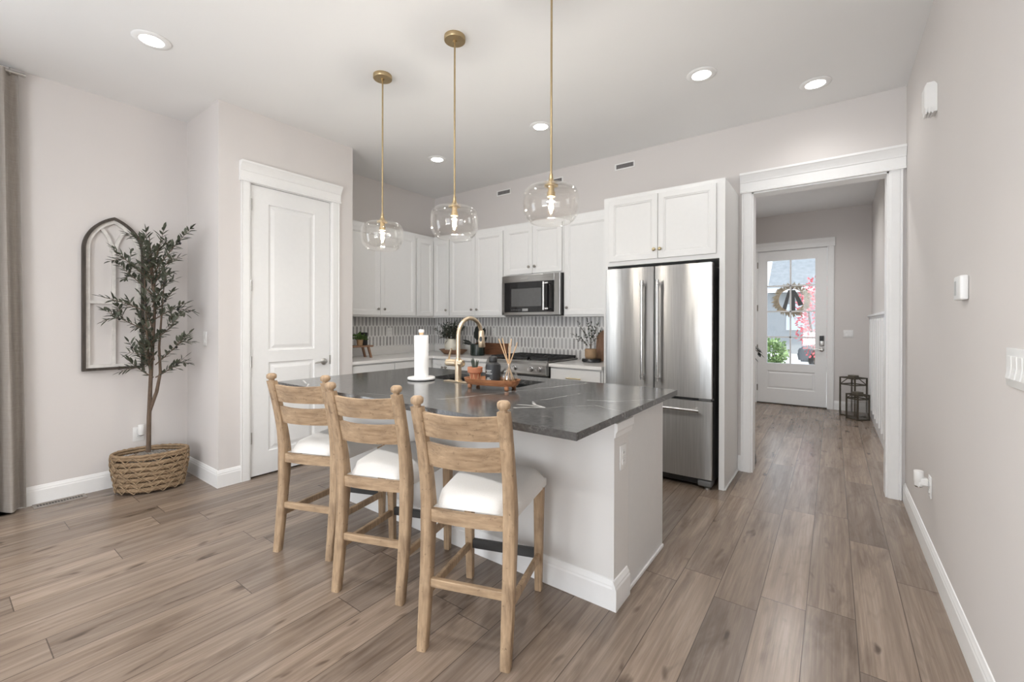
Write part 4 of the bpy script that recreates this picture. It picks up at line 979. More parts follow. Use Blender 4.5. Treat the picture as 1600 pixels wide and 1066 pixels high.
# ------------------------------------------------------------------ counter stools
def stool_root(loc, rz, label):
    return thing('counter_stool', label, 'counter stool', loc, rz, 'counter stools along the island')
def post_path(z):
    # local y of the back post centre (negative = away from the island)
    K = [(0, .022), (.15, .042), (.30, .060), (.45, .072), (.56, .074), (.66, .062), (.78, .036), (.90, .004), (.985, -.024)]
    for (a, ya), (b, yb) in zip(K, K[1:]):
        if z <= b: s = (z-a)/(b-a); return ya+(yb-ya)*s
    return K[-1][1]
def make_stool(loc, rz, label):
    t = stool_root(loc, rz, label)
    for s in (-1, 1):
        rings = []
        for k in range(27):
            z = .0005+.970*k/26; y = post_path(z); w_ = .0195+.004*min(1, z/.2); d_ = .020+.010*math.exp(-((z-.52)/.16)**2)
            if z > .94: w_ *= .96
            xo = s*(.1765-.003*(1-z))
            c = .0045
            rings.append([(xo+a*w_, y+b*d_, z) for a, b in ((-1+c/w_, -1), (1-c/w_, -1), (1, -1+c/d_), (1, 1-c/d_), (1-c/w_, 1), (-1+c/w_, 1), (-1, 1-c/d_), (-1, -1+c/d_))])
        m = MB(); m.loft(rings); p = m.build('back_post', M_OAK, t, math.radians(50), local=True)
        y = post_path(.97)
        MB().lathe([(0, .968), (.017, .968), (.015, .974), (.015, .979), (.0245, .985), (.0265, .996), (.0250, 1.005), (.016, 1.012), (0, 1.013)], Matrix.Translation((s*.1765, y-.002, 0)), 8).build('finial', M_OAK, p, math.radians(60), local=True)
    for z0, z1 in ((.852, .952), (.728, .826)):
        rings = []; n = 14
        for k in range(n+1):
            u = -1+2*k/n; x = u*.158; bowy = -.030*(1-u*u)
            top = z1-.010*(u*u)*.0+.006*(1-u*u)*0-(.006*(1-u*u))
            A = post_path(z0)+bowy; B = post_path(z1)+bowy
            rings.append([(x, A-.010, z0), (x, B-.010, top), (x, B+.010, top), (x, A+.010, z0)])
        m = MB(); m.loft(rings); m.build('back_slat', M_OAKX, t, math.radians(40), local=True)
    for s in (-1, 1):
        rings = []
        for z, w_ in ((.0005, .0165), (.20, .019), (.512, .0235)):
            xo = s*(.178+.008*z); yo = .528-.015*z; rings.append([(xo+a*w_, yo+b*w_, z) for a, b in ((-1, -1), (1, -1), (1, 1), (-1, 1))])
        m = MB(); m.loft(rings); bmesh.ops.bevel(m.bm, geom=[e for e in m.bm.edges], offset=.003, segments=1, affect='EDGES'); m.build('front_leg', M_OAK, t, None, local=True)
    yr = post_path(.52)
    # seat frame
    rings = []
    for k in range(11):
        u = -1+2*k/10; x = u*.156; yy = yr-.012-.012*(1-u*u); rings.append([(x, yy-.011, .498), (x, yy-.011, .548), (x, yy+.012, .548), (x, yy+.012, .498)])
    m = MB(); m.loft(rings); m.build('seat_rail', M_OAKX, t, math.radians(40), local=True)
    m = MB().loft and MB()
    for s in (-1, 1): m.loft([[(s*.150, yr+.02, z) for z in (.505,)] + [(s*.168, yr+.02, .505), (s*.168, yr+.02, .53), (s*.150, yr+.02, .53)], [(s*.158, .50, .505), (s*.176, .50, .505), (s*.176, .50, .53), (s*.158, .50, .53)]])
    m.box(-.165, .165, .505, .528, .505, .53); m.build('seat_frame', M_OAK, t, None, local=True)
    # cushion: domed trapezoid that wraps over the frame
    nx, ny = 22, 22; y0, y1 = yr-.002, .556
    grid = []
    m = MB()
    for j in range(ny+1):
        v = -1+2*j/ny; row = []
        for i in range(nx+1):
            u = -1+2*i/nx
            yy = (y0+y1)/2+v*(y1-y0)/2; hw = .150
            if yy < y0+.05: hw = .150
            else: hw = .150+.022*min(1, (yy-y0-.05)/.03)+.038*max(0, (yy-y0-.08)/(y1-y0-.08))
            sq = (abs(u)**7+abs(v)**7)
            z = .553+.060*max(0, 1-sq)**.42-.010*(u*u)-.004*v*v
            row.append(m.bm.verts.new((u*hw, yy, z)))
        grid.append(row)
    for j in range(ny):
        for i in range(nx): m.bm.faces.new((grid[j][i], grid[j][i+1], grid[j+1][i+1], grid[j+1][i]))
    loop = [grid[0][i] for i in range(nx)]+[grid[j][nx] for j in range(ny)]+[grid[ny][i] for i in range(nx, 0, -1)]+[grid[j][0] for j in range(ny, 0, -1)]
    def skirt(prev, fz, inset):
        out = []
        for v_ in prev:
            c = v_.co; q = max(0, min(1, (c.y-y0-.03)/.05)); cx = Vector((0, (y0+y1)/2, 0)); dd = Vector((c.x, c.y, 0))-cx; n_ = dd.normalized() if dd.length else dd
            out.append(m.bm.verts.new((c.x-n_.x*inset, c.y-n_.y*inset, fz(q))))
        for k in range(len(prev)):
            k2 = (k+1) % len(prev); m.bm.faces.new((prev[k], out[k], out[k2], prev[k2]))
        return out
    l1 = skirt(loop, lambda q: .550-.020*q, -.002); l2 = skirt(l1, lambda q: .549-.046*q, .003); m.bm.faces.new(l2)
    m.build('cushion', M_CLOTH, t, math.radians(70), local=True)
    # stretchers
    def bar(name, a, b, w_, h_, mat):
        a, b = Vector(a), Vector(b); d = (b-a).normalized(); sd = d.cross(Vector((0, 0, 1))).normalized(); upv = sd.cross(d)
        m = MB(); m.loft([[p+sd*w_*i+upv*h_*j for i, j in ((-1, -1), (1, -1), (1, 1), (-1, 1))] for p in (a, b)])
        bmesh.ops.bevel(m.bm, geom=list(m.bm.edges), offset=.003, segments=1, affect='EDGES'); m.build(name, mat, t, None, local=True)
    bar('back_stretcher', (-.160, post_path(.25), .252), (.160, post_path(.25), .252), .011, .017, M_OAKX)
    for s in (-1, 1): bar('side_stretcher', (s*.174, post_path(.21)+.018, .205), (s*.179, .512, .170), .010, .018, M_OAK)
    bar('footrest', (-.165, .528, .178), (.165, .528, .178), .012, .022, M_DARK)
    return t
A0 = math.radians(19.5)
def feet(cx, cy): return (cx, cy, 0)
S = make_stool((-1.137, 1.217, 0), A0, 'weathered wood counter stool with cream seat, rightmost of three and nearest the camera')
dup(S, (-1.757, 1.228, 0), math.radians(20.2), 'weathered wood counter stool with cream seat, middle one of the three at the island')
dup(S, (-2.361, 1.238, 0), math.radians(21.0), 'weathered wood counter stool with cream seat, leftmost of three and nearest the pantry door')

# ------------------------------------------------------------------ pendants
def make_pendant(x, y, label):
    t = thing('pendant_light', label, 'pendant light', (x, y, H), 0, 'glass pendants over the island')
    zt = 2.003-H; zb = 1.812-H
    MB().lathe([(0, -.0005), (.064, -.0005), (.0645, -.004), (.0645, -.024), (.062, -.027), (.012, -.028), (.012, -.036), (0, -.036)], Matrix(), 36).build('canopy', M_BRASS, t, SM, local=True)
    MB().tube([(0, 0, -.03), (0, 0, zt+.055)], .0055, 12).build('rod', M_BRASS, t, SM, local=True)
    MB().lathe([(0, zt+.064), (.0085, zt+.062), (.010, zt+.044), (.014, zt+.026), (.024, zt+.010), (.036, zt+.004), (.036, zt-.001), (0, zt-.001)], Matrix(), 28).build('cap', M_BRASS, t, SM, local=True)
    MB().lathe([(0, zt-.001), (.016, zt-.001), (.016, zt-.030), (.021, zt-.032), (.021, zt-.056), (0, zt-.056)], Matrix(), 24).build('socket', M_BRASS, t, SM, local=True)
    out = [(.030, zt+.003), (.075, zt+.001), (.118, zt-.010), (.136, zt-.026), (.144, zt-.050), (.146, zt-.090), (.144, zt-.125), (.138, zt-.150), (.126, zt-.172), (.110, zt-.186), (.103, zt-.190)]
    inn = [(r-.004, z-(.004 if k < 3 else 0)+(.002 if k > 8 else 0)) for k, (r, z) in enumerate(out)]
    MB().lathe(out+inn[::-1], Matrix(), 48, closed=True).build('glass_shade', M_SHADE, t, SM, local=True)
    b_ = MB().lathe([(0, zt-.056), (.010, zt-.058), (.013, zt-.068), (.0155, zt-.085), (.0175, zt-.105), (.0155, zt-.125), (.010, zt-.140), (0, zt-.147)], Matrix(), 20).build('bulb', glass('bulb_glass', (1, .97, .9), .3, .03), t, SM, local=True)
    MB().tube([(0, 0, zt-.064), (.002, .001, zt-.085), (-.002, -.001, zt-.110), (0, 0, zt-.136)], [.004, .009, .009, .004], 8).build('filament', M_BULB, b_, SM, local=True)
    return t
def bulb(x): light('bulb_light', 'POINT', (x, 1.926, 2.003-.10), BULB_W, (1, .972, .94), shadow_soft_size=.02)
BULB_W = 14.5
P1 = make_pendant(-2.559, 1.926, 'brass-rod pendant with clear glass drum, leftmost of the three over the island')
for x, lb in ((-1.859, 'brass-rod pendant with clear glass drum, middle one over the island'), (-1.172, 'brass-rod pendant with clear glass drum, rightmost and largest in view over the island')):
    dup(P1, (x, 1.926, H), None, lb); bulb(x)
bulb(-2.559)

# ------------------------------------------------------------------ recessed ceiling lights, then added fill spots
CAN_W = 11.5; ROOM_FILL_W = 50
def can(x, y, label=None, energy=None):
    light('can_light', 'SPOT', (x, y, H-.02), energy or CAN_W, (1, .99, .975), (0, 0, -1), spot_size=math.radians(150), spot_blend=.9, shadow_soft_size=.07)
    if not label: return None
    t = thing('recessed_light', label, 'ceiling light', (x, y, H), 0, 'recessed lights in the kitchen ceiling')
    MB().lathe([(.062, -.0005), (.096, -.0005), (.098, -.003), (.094, -.007), (.070, -.010), (.062, -.009)], Matrix(), 40, closed=True).build('trim_ring', M_TRIM, t, SM, local=True)
    MB().lathe([(0, -.0005), (.062, -.0005), (.062, -.006), (0, -.007)], Matrix(), 36).build('lens', M_LED, t, SM, local=True)
    return t
C1 = can(-3.386, .84, 'round recessed light in the ceiling above the arched wall frame, nearest the curtain')
for x, y, lb in ((-.745, 3.233, 'round recessed light in the ceiling in front of the refrigerator'), (-.108, 3.84, 'round recessed light in the ceiling nearest the hall opening'),
                 (-2.084, 3.246, 'round recessed light in the ceiling between the middle and right pendants'), (-3.391, 3.249, 'round recessed light in the ceiling nearest the kitchen corner')):
    dup(C1, (x, y, H), None, lb); can(x, y)
for x, y in ((-2.08, .84), (-.745, .84), (-3.39, -1.2), (-.745, -1.2)): light('room_fill_spot', 'SPOT', (x, y, H-.02), ROOM_FILL_W, (1, .99, .975), (0, 0, -1), spot_size=math.radians(150), spot_blend=.9, shadow_soft_size=.07)  # unseen fill spots added to even out the room, no fixtures modelled
light('hall_fill_spot', 'SPOT', (-.45, 6.9, H-.02), 52, (1, .99, .975), (0, 0, -1), spot_size=math.radians(160), spot_blend=.9, shadow_soft_size=.07)  # unseen fill added to brighten the far hall, no fixture
light('hall_fill_spot', 'SPOT', (-.45, 5.1, H-.02), 88, (1, .99, .975), (0, 0, -1), spot_size=math.radians(150), spot_blend=.9, shadow_soft_size=.07)  # second added fill for the near hall, likewise without a fixture

# ------------------------------------------------------------------ arched wall frame
fxr = XL; cy = .889; hw = .182; zs = 1.845; zb_ = .925; zp = 2.112
t = thing('arched_wall_frame', 'arched window-style wall frame with dark edge and whitewashed tracery on the left wall', 'wall decor', (XL, cy, zb_))
# gothic arc: circle through the spring point and the peak, centred on the spring line
hh = zp-zs; Rr = (hw*hw+hh*hh)/(2*hw)
def arc(rad_off, n=16, side=1):
    out = []; cyy = cy+side*hw-side*Rr; r_ = Rr+rad_off
    amax = math.acos(max(-1, min(1, (cy-cyy)*side/r_)))
    for k in range(n+1):
        a = amax*k/n; out.append((cyy+side*r_*math.cos(a), zs+r_*math.sin(a)))
    return out
def outline(off):
    # off < 0 moves inward
    R_ = arc(off, 16, 1); L_ = arc(off, 16, -1)
    return [(cy-hw-off, zb_-off), (cy+hw+off, zb_-off)]+R_+L_[::-1][1:]
def ring2d(m, A, B, x0, x1):
    n = len(A); VA = [[m.bm.verts.new((x, y, z)) for y, z in A] for x in (x0, x1)]; VB = [[m.bm.verts.new((x, y, z)) for y, z in B] for x in (x0, x1)]
    for k in range(n):
        k2 = (k+1) % n
        for q in ((VA[0][k], VA[0][k2], VB[0][k2], VB[0][k]), (VA[1][k], VA[1][k2], VB[1][k2], VB[1][k]), (VA[0][k], VA[0][k2], VA[1][k2], VA[1][k]), (VB[0][k], VB[0][k2], VB[1][k2], VB[1][k])): m.bm.faces.new(q)
m = MB(); ring2d(m, outline(0), outline(-.020), XL+.001, XL+.042); m.build('outer_frame', M_DKWOOD, t)
m = MB(); ring2d(m, outline(-.0202), outline(-.044), XL+.001, XL+.026); m.build('inner_frame', M_WASH, t)
m = MB().box(XL+.001, XL+.022, cy-.010, cy+.010, zb_+.044, 1.90).box(XL+.001, XL+.022, cy-hw+.044, cy-.0105, 1.437, 1.459).box(XL+.001, XL+.022, cy+.0105, cy+hw-.044, 1.437, 1.459)
for side in (1, -1):
    # intersecting tracery: from the mullion head curving out to the frame
    src = arc(-.012, 20, side); P = [(y-side*(hw-.0), z+.0) for y, z in src]
    P = [q for q in P if abs(q[0]-cy) < hw-.03 and ((q[0]-(cy-side*(hw-Rr)*-1 if False else (cy-side*hw+side*Rr)))**2+(q[1]-zs)**2)**.5 < Rr-.03]
    for (ya, za), (yb, zb2) in zip(P, P[1:]):
        d = Vector((yb-ya, zb2-za)).normalized(); n_ = Vector((-d.y, d.x))*.011
        m.prism([(ya+n_.x, za+n_.y), (yb+n_.x, zb2+n_.y), (yb-n_.x, zb2-n_.y), (ya-n_.x, za-n_.y)], 'x', XL+.001, XL+.022+.0004*side)
m.build('tracery', M_WASH, t)

# ------------------------------------------------------------------ olive tree in the basket
bx, by, ba = -4.275, 1.055, math.radians(62)
t = thing('woven_basket', 'oval woven hyacinth basket on the floor below the arched wall frame', 'basket', (bx, by, 0), ba)
m = MB(); n = 96; rows = 7; hgt = .285
def brad(z, th):
    f = .86+.14*min(1, z/.20); a, b = .228*f, .150*f
    return a, b
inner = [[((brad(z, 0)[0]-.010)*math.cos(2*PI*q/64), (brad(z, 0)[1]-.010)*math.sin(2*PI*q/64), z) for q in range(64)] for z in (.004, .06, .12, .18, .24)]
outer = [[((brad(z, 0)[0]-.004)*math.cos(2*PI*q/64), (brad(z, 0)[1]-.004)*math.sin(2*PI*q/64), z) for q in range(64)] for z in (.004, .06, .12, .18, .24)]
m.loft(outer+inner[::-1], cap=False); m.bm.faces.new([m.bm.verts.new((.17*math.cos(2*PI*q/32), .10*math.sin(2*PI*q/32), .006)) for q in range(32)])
m.build('gap_shade_liner', M_GAPSHADE, t, math.radians(60), local=True)  # dark sheet behind the rows, painting the shade in the weave gaps
rn = random.Random(17)
m = MB()
for r in range(rows):
    zc = .019+(hgt-.010)*(r+.5)/rows-.004; rings = []; n = 132
    hh_ = .0172 if r < rows-1 else .013
    for q in range(n):
        th = 2*PI*q/n
        if r == rows-1 and (abs(th-PI) < .17 or th < .17 or th > 2*PI-.17): f_ = .35
        else: f_ = 1.0
        a, b = brad(zc, th); tw = .0022*math.sin(th*58+r*2.1); sag = .0025*math.sin(th*5+r)
        ring = []
        for k in range(8):
            ca, sa = math.cos(2*PI*k/8), math.sin(2*PI*k/8)
            ring.append(((a+.002+(.011+tw)*ca)*math.cos(th), (b+.002+(.011+tw)*ca)*math.sin(th), zc+sag+(hh_*f_+tw)*sa+(.004 if f_ < 1 else 0)))
        rings.append(ring)
    rings.append(rings[0]); m.loft(rings, cap=False)
m.build('woven_rows', M_STRAW, t, math.radians(50), local=True)
m = MB()
for r in range(rows):
    z0, z1 = .010+(hgt-.010)*r/rows, .010+(hgt-.010)*(r+1)/rows; N_ = 15; pts = []
    for q in range(N_*2):
        th = 2*PI*(q+.5*(r % 2)+.2*r)/(N_*2); z = z0 if q % 2 else z1; a, b = brad(z, th); pts.append(((a+.014)*math.cos(th), (b+.014)*math.sin(th), max(.006, z)))
    full = []
    for p, q in zip(pts, pts[1:]+pts[:1]):
        for k in range(3):
            e = Vector(p).lerp(Vector(q), k/3); sc = 1+(.004*math.sin(PI*k/3))/max(.05, Vector((e.x, e.y)).length); full.append((e.x*sc, e.y*sc, e.z))
    m.tube(full, .0031, 6, closed=True)
m.build('lattice_strands', plain('hyacinth_strand', (.36, .26, .16), .85, vary=.25), t, math.radians(60), local=True)
pts = [(.232*math.cos(2*PI*q/80), .153*math.sin(2*PI*q/80), hgt+.006+.002*math.sin(q*2.2)) for q in range(80)]
MB().tube(pts, [.0115+.0015*math.sin(q*2.6) for q in range(80)], 8, closed=True).build('rim', M_STRAW, t, math.radians(60), local=True)
t = thing('olive_tree', 'tall faux olive tree standing in the woven basket', 'tree', (-4.275, 1.05, 0))
m = MB(); m.lathe([(0, .012), (.11, .012), (.12, .22), (.125, .255), (.10, .268), (.05, .285), (0, .285)], Matrix.Translation((-4.275, 1.05, 0)), 28, sx=.8); m.build('nursery_pot', M_SOIL, t, SM)
tr = [(-4.284, 1.043, .27), (-4.281, 1.046, .55), (-4.274, 1.053, .82), (-4.263, 1.062, 1.09), (-4.248, 1.074, 1.41), (-4.262, 1.062, 1.71), (-4.286, 1.048, 1.96)]
m = MB().tube(tr, [.016, .0145, .013, .012, .010, .007, .003], 10)
m.tube([(-4.279, 1.048, .60), (-4.252, 1.085, .75), (-4.236, 1.105, .90), (-4.238, 1.098, 1.10), (-4.225, 1.11, 1.35), (-4.20, 1.12, 1.6)], [.013, .012, .010, .008, .006, .003], 10)
m.tube([(-4.270, 1.055, .85), (-4.285, 1.04, 1.1), (-4.30, 1.03, 1.40), (-4.29, 1.02, 1.70)], [.008, .008, .006, .003], 8)
m.build('trunk', M_TRUNK, t, SM)
BR = [([-4.272, 1.056, 1.363], [-4.383, .796, 1.483]), ([-4.264, 1.062, 1.213], [-4.46, .823, 1.386]), ([-4.265, 1.062, 1.612], [-4.371, .858, 1.848]), ([-4.265, 1.062, 1.512], [-4.439, .901, 1.738]),
      ([-4.265, 1.062, 1.662], [-4.006, 1.23, 2.017]), ([-4.265, 1.062, 1.562], [-3.99, 1.11, 1.777]), ([-4.264, 1.062, 1.413], [-4.02, 1.09, 1.648]), ([-4.256, 1.068, 1.313], [-4.113, 1.233, 1.445]),
      ([-4.251, 1.071, 1.164], [-3.966, 1.150, 1.346]), ([-4.243, 1.076, .964], [-3.90, 1.192, 1.213]), ([-4.242, 1.076, .865], [-4.181, 1.245, 1.012]), ([-4.254, 1.067, .865], [-4.328, .927, 1.01]),
      ([-4.263, 1.062, .939], [-4.44, .960, 1.136]), ([-4.256, 1.068, 1.388], [-4.062, 1.128, 1.523]), ([-4.273, 1.056, 1.662], [-4.287, 1.028, 1.997]), ([-4.265, 1.062, 1.712], [-4.10, 1.09, 2.0]),
      ([-4.26, 1.06, 1.45], [-4.36, 1.12, 1.75]), ([-4.26, 1.06, 1.25], [-4.14, .98, 1.50]), ([-4.26, 1.06, 1.10], [-4.36, 1.0, 1.36]), ([-4.26, 1.06, 1.55], [-4.18, 1.02, 1.83]), ([-4.25, 1.07, 1.0], [-4.18, 1.02, 1.25]), ([-4.27, 1.05, 1.60], [-4.35, 1.02, 1.90]), ([-4.26, 1.06, .9], [-4.22, 1.0, 1.12])]
rn = random.Random(33); m = MB(); lf = MB(); ol = []
for a, b in BR:
    pts = curve_pts(a, b, rn.uniform(-.03, .04), 7); m.tube(pts, [.005-.0036*k/7 for k in range(8)], 6); leafy(lf, pts, rn, .025, .066, .0105, .12, .75)
    for k in range(2):
        s = rn.uniform(.35, .75); p = Vector(a).lerp(Vector(b), s); d = (Vector(b)-Vector(a)).normalized(); o = d.orthogonal(); o.rotate(Matrix.Rotation(rn.uniform(0, 6.28), 3, d))
        q = p+(d*.6+o*.6).normalized()*rn.uniform(.08, .13)
        if q.x < -4.49: continue
        p2 = curve_pts(p, q, .01, 4); m.tube(p2, .0018, 5); leafy(lf, p2, rn, .023, .060, .0100, .2, .75)
    if rn.random() < .6:
        p = Vector(a).lerp(Vector(b), rn.uniform(.6, .9)); ol.append(p+Vector((0, 0, -.015)))
m.build('branches', M_TRUNK, t, SM); lf.build('foliage', M_OLIVE, t)
M_OLV = plain('black_olive', (.012, .010, .010), .3)
for p in ol: MB().lathe([(0, -.012), (.008, -.006), (.0095, 0), (.008, .007), (0, .013)], Matrix.Translation(p), 10).build('olive', M_OLV, t, SM)

# ------------------------------------------------------------------ curtain and rod
t = thing('curtain', 'taupe linen curtain panel hanging at the left edge of the photo', 'curtain', (-4.47, 0, 0))
m = MB(); rings = []; n = 120; y0c, y1c = -.62, .425
for k in range(26):
    z = .012+2.985*k/25; s = k/25; front = []; back = []
    for q in range(n+1):
        v = q/n; y = y0c+(y1c-y0c)*v
        y = y-(.038*s*v)
        ph = 2*PI*((v-.93)*11.0)+.25*math.sin(2.2*s+v*4); amp = .044*(1-.25*s)
        x = -4.478+amp*math.cos(ph)+.006*math.sin(ph*2+s*2)
        if s > .97: x = -4.470+(x+4.470)*.7
        front.append((x+.0015, y, z)); back.append((x-.0015, y+.001, z))
    rings.append(front+back[::-1])
m.loft(rings); m.build('panel', M_CURT, t, math.radians(80), local=False)
m = MB()
for k in range(7):
    y = y0c+.10+k*.145; m.lathe([(.020, -.003), (.026, -.003), (.026, .003), (.020, .003)], axis_m((-4.47, y, 2.985), (0, 1, 0)), 20, closed=True)
m.build('grommets', M_NICKEL, t, SM)
t = thing('curtain_rod', 'brushed nickel curtain rod above the taupe curtain', 'curtain rod', (-4.47, 0, 2.985))
MB().tube([(-4.470, -2.6, 2.985), (-4.470, .395, 2.985)], .0115, 14).build('rod', M_NICKEL, t, SM)
MB().lathe([(0, 0), (.0145, 0), (.0145, .022), (.012, .026), (0, .026)], axis_m((-4.470, .395, 2.985), (0, 1, 0)), 16).build('finial', M_NICKEL, t, SM)
MB().box(XL+.001, XL+.008, .368, .392, 2.945, 3.02, .002).tube([(XL+.004, .380, 2.985), (-4.470, .380, 2.985)], .007, 10).build('bracket', M_NICKEL, t, SM)

# ------------------------------------------------------------------ hall: lanterns, console and branch
def lantern(label, loc, rz, w_, d_, h_):
    t = thing('floor_lantern', label, 'lantern', loc, rz, 'metal floor lanterns in the hall')
    r = .0075; m = MB()
    m.box(-w_, w_, -d_, d_, .0005, .018, .003); m.build('base', M_BRONZE, t, None, local=True)
    for sx in (-1, 1):
        for sy in (-1, 1): MB().box(sx*w_-r, sx*w_+r, sy*d_-r, sy*d_+r, .0005, h_).build('corner_post', M_BRONZE, t, None, local=True)
    m = MB()
    for z in (h_-r*2, h_*.80):
        m.box(-w_, w_, -d_-r, -d_+r, z, z+r*2).box(-w_, w_, d_-r, d_+r, z, z+r*2).box(-w_-r, -w_+r, -d_, d_, z, z+r*2).box(w_-r, w_+r, -d_, d_, z, z+r*2)
    m.build('top_rails', M_BRONZE, t, None, local=True)
    m = MB()
    for sx, sy in ((-1, -1), (1, -1), (1, 1), (-1, 1)): m.tube([(sx*w_, sy*d_, h_*.80+r), (sx*.03, sy*.03, h_)], .006, 8)
    m.build('hood_bars', M_BRONZE, t, SM, local=True)
    MB().box(-.045, .045, -.045, .045, h_-.03, h_+.03, .006).build('chimney', plain('aged_pewter', (.18, .16, .125), .5, .6), t, None, local=True)
    for sx, sy, a, b in ((0, -1, w_, .0015), (0, 1, w_, .0015)): MB().box(-a+r, a-r, sy*d_-b, sy*d_+b, .018, h_*.80).build('glass_pane', M_GLASS, t, None, local=True)
    for sx in (-1, 1): MB().box(sx*w_-.0015, sx*w_+.0015, -d_+r, d_-r, .018, h_*.80).build('glass_pane', M_GLASS, t, None, local=True)
    return t
lantern('taller dark metal lantern standing behind the small one in the hall corner', (.235, 7.76, 0), math.radians(-40), .105, .105, .545)
lantern('small dark metal and glass lantern in front of the tall one in the hall', (.275, 7.52, 0), math.radians(-46), .085, .085, .345)
t = thing('console_table', 'narrow black-legged console table in the hall, mostly hidden behind the opening', 'table', (-1.14, 5.2, 0))
MB().box(-1.30, -.98, 4.75, 5.75, .83, .86, .003).build('top', M_DKWOOD, t)
for x in (-1.29, -1.015):
    for y in (4.77, 5.71): MB().box(x, x+.022, y, y+.022, .0005, .83).build('leg', M_BLACK, t)
t = thing('shoe', 'black shoe on the hall floor peeking past the opening trim', 'shoe', (-.612, 4.60, 0))
m = MB(); rings = []
for y, w_, h_ in ((4.44, .020, .03), (4.47, .036, .05), (4.53, .042, .065), (4.60, .040, .085), (4.67, .034, .095), (4.70, .022, .09)):
    rings.append([(-.612+w_*math.cos(a), y, max(.004, h_*.5+h_*.5*math.sin(a))) for a in [2*PI*k/14 for k in range(14)]])
m.loft(rings); m.build('upper', M_BLACK, t, SM)
MB().prism([(-.652, 4.45), (-.572, 4.45), (-.567, 4.58), (-.579, 4.70), (-.645, 4.70), (-.657, 4.58)], 'z', .0005, .010).build('sole', M_DARK, t)
t = thing('vase_of_branches', 'dark leafy sprig in a vase on the hall console beside the opening trim', 'plant', (-1.06, 5.3, .8605))
MB().lathe([(0, 0), (.05, 0), (.065, .04), (.06, .12), (.03, .17), (.034, .19), (.028, .19), (.024, .17), (0, .15)], Matrix(), 24).build('vase', M_MATBLK, t, SM, local=True)
m = MB(); st = MB(); rn = random.Random(2)
for x, y, z in ((.43, 0, .12), (.41, .02, .16), (.08, .2, .30), (-.10, .1, .32), (.02, -.12, .34), (.38, -.03, .08)):
    pts = curve_pts((0, 0, .16), (x, y, z), .12, 6); st.tube(pts, .003, 6); leafy(m, pts, rn, .045, .075, .014, .4)
st.build('stems', M_STEM, t, None, local=True); m.build('foliage', M_LEAFBLK, t, None, local=True)

# ------------------------------------------------------------------ wreath on the outside of the front door
wc = Vector((-.535, YD+.085, 1.675))
t = thing('wreath', 'pampas hoop wreath with grey ribbon hanging on the front door glass', 'wreath', wc)
pts = [(.178*math.cos(2*PI*k/40), 0, .185*math.sin(2*PI*k/40)) for k in range(40)]
MB().tube(pts, .006, 8, closed=True).build('hoop', M_REED, t, SM, local=True)
m = MB(); rn = random.Random(9)
for k in range(420):
    a = rn.uniform(0, 2*PI); r_ = .18; p = Vector((r_*math.cos(a), rn.uniform(-.02, .02), r_*1.03*math.sin(a))); out = Vector((math.cos(a), rn.uniform(-.3, .3), math.sin(a)))
    tang = Vector((-math.sin(a), 0, math.cos(a)))*rn.uniform(-.2, 1.0); leaf_blade(m, p, out*.8+tang, rn.uniform(.05, .12), .006, Vector((0, -1, 0)))
m.build('pampas_plumes', plain('pampas_tan', (.62, .52, .38), .95, vary=.15), t, None, local=True)
m = MB()
for x0, x1, L_ in ((-.025, -.10, .31), (.02, .025, .34), (.03, .13, .24)):
    w_ = .032; m.prism([(x0-w_*.6, .16), (x0+w_*.6, .16), (x1+w_, .16-L_), (x1-w_, .16-L_-.02)], 'y', -.003+x0*.01, .003+x0*.01)
m.build('ribbon', plain('ribbon_grey', (.07, .07, .075), .8), t, None, local=True)
MB().lathe([(0, -.02), (.020, -.01), (.024, 0), (.020, .012), (0, .02)], Matrix.Translation((.0, 0, .18)), 14).build('hanger', M_BLACK, t, SM, local=True)

# ------------------------------------------------------------------ outdoors seen through the front door
struct('ground', MB().box(-16, 12, YD+.13, 60, -.30, -.10), plain('concrete_path', (.45, .445, .43), .9, vary=.05, scale=3))
struct('porch', MB().box(-3, 2, YD+.13, 9.9, -.10, -.02), plain('porch_concrete', (.60, .59, .57), .9, vary=.05, scale=3))
o = MB().box(-6, -1.15, 12.5, 16.5, -.10, -.06).build('lawn', plain('lawn_green', (.36, .46, .13), .95, vary=.3, scale=8)); o['kind'] = 'stuff'; o['label'] = 'yellow-green lawn outside the front door'; o['category'] = 'lawn'
def bush(name, label, cat, c, r, mat, n, L_, seed, flat=1.0, trunk=None):
    t = thing(name, label, cat, (c[0], c[1], -.06)); rn = random.Random(seed); m = MB()
    for k in range(n):
        d = Vector((rn.gauss(0, 1), rn.gauss(0, 1), rn.gauss(0, 1))).normalized(); p = Vector((d.x*r[0], d.y*r[1], d.z*r[2]))*rn.uniform(.45, 1)+Vector((0, 0, c[2]+.06))
        leaf_blade(m, p, d+Vector((rn.uniform(-.8, .8), rn.uniform(-.8, .8), rn.uniform(-.4, .6))), L_*rn.uniform(.7, 1.3), L_*.32, Vector((rn.uniform(-1, 1), rn.uniform(-1, 1), .6)))
    m.build('foliage', mat, t, None, local=True)
    m = MB()
    for k in range(5):
        a = 2*PI*k/5; m.tube([(0, 0, 0), (r[0]*.2*math.cos(a), r[1]*.2*math.sin(a), c[2]*.5), (r[0]*.6*math.cos(a), r[1]*.6*math.sin(a), c[2]+r[2]*.4)], [trunk or .03, (trunk or .03)*.7, .008], 6)
    m.build('stems', M_STEM, t, SM, local=True)
bush('shrub', 'rounded green shrub outside the front door', 'shrub', (-1.42, 14.4, .42), (.42, .4, .45), plain('shrub_green', (.26, .36, .16), .8, vary=.4, scale=6), 900, .10, 3)
bush('maple_tree', 'pink-red leafed tree outside the front door', 'tree', (-.28, 12.6, 1.45), (.45, .6, 1.05), M_MAPLE, 1000, .075, 6, trunk=.04)
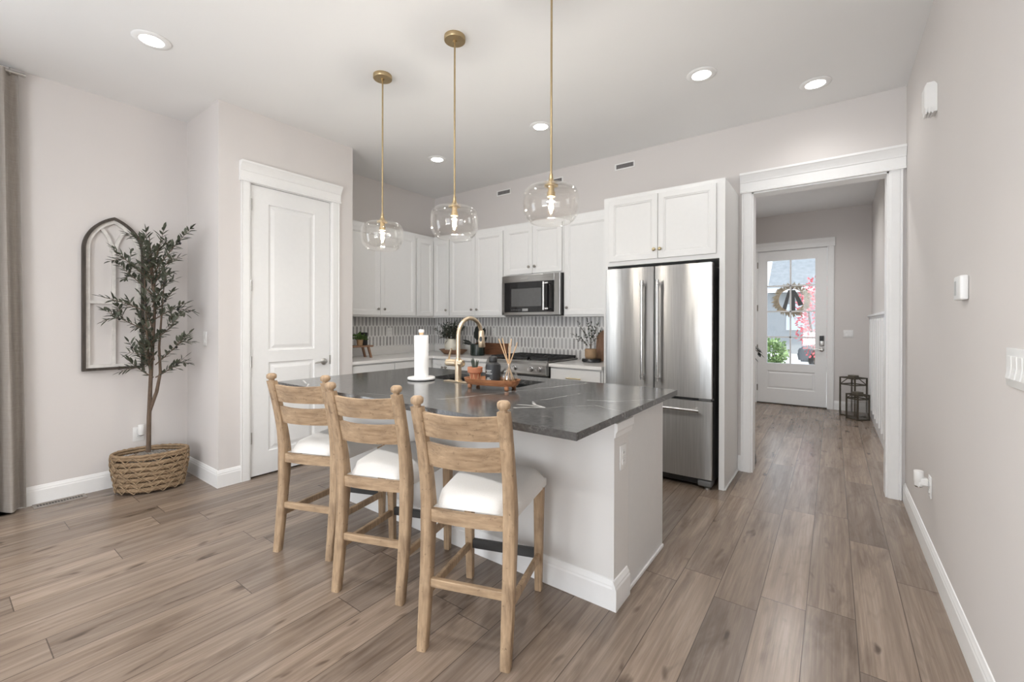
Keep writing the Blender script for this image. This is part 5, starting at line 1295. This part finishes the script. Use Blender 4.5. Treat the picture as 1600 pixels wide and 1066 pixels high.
# neighbour house with pitched roof and gutter
t = thing('neighbour_house', 'grey-roofed neighbour house across the street, seen through the front door', 'house', (1.2, 26, -.1))
M_SIDING = plain('siding_pale', (.40, .40, .39), .8, vary=.04, scale=2)
MB().box(-3.2, 6, 24, 32, -.1, 2.75).build('wall', M_SIDING, t)
MB().prism([(23.4, 2.72), (23.4, 2.92), (28.0, 6.4), (32.6, 2.92), (32.6, 2.72)], 'x', -2.45, 6.6).build('roof', plain('roof_shingle', (.22, .235, .245), .9, vary=.12, scale=5), t)
MB().box(-3.5, 6.6, 23.25, 23.40, 2.72, 2.92).build('gutter', M_TRIM, t)
MB().box(-1.75, -1.05, 23.94, 24.0, 1.0, 2.2).build('window', M_TRIM, t)
MB().box(-1.70, -1.10, 23.92, 23.94, 1.05, 2.15).build('pane', plain('bright_pane', (.75, .77, .78), .2), t)
# parked car
cx, cyc = .25, 16.0
t = thing('car', 'dark grey car parked across the path outside the front door', 'car', (cx, cyc, -.1))
prof = [(-1.05, .28), (-1.10, .55), (-1.02, .72), (-.30, .82), (.15, 1.22), (1.5, 1.25), (2.2, .85), (2.6, .78), (2.65, .32), (2.15, .28)]
m = MB(); m.prism([(cx+x, z-.1) for x, z in prof], 'y', cyc-.75, cyc+.75); bmesh.ops.bevel(m.bm, geom=list(m.bm.edges), offset=.05, segments=2, affect='EDGES'); m.build('body', plain('car_paint_grey', (.16, .17, .185), .2, .4), t, SM)
MB().prism([(cx+.0, .80), (cx+.22, 1.06), (cx+1.45, 1.08), (cx+1.95, .80)], 'y', cyc-.765, cyc+.765).build('side_glass', M_BGLASS, t)
for x in (-.50, 1.75):
    for y in (cyc-.70, cyc+.70):
        w_ = MB().lathe([(0, -.10), (.20, -.10), (.30, -.09), (.32, -.05), (.32, .05), (.30, .09), (.20, .10), (0, .10)], axis_m((cx+x, y, .22), (0, 1, 0)), 28).build('wheel', M_BLACK, t, SM)
        MB().lathe([(0, 0), (.19, 0), (.19, .01), (0, .015)], axis_m((cx+x, y-.101 if y < cyc else y+.101, .22), (0, -1 if y < cyc else 1, 0)), 20).build('rim', M_NICKEL, w_, SM)
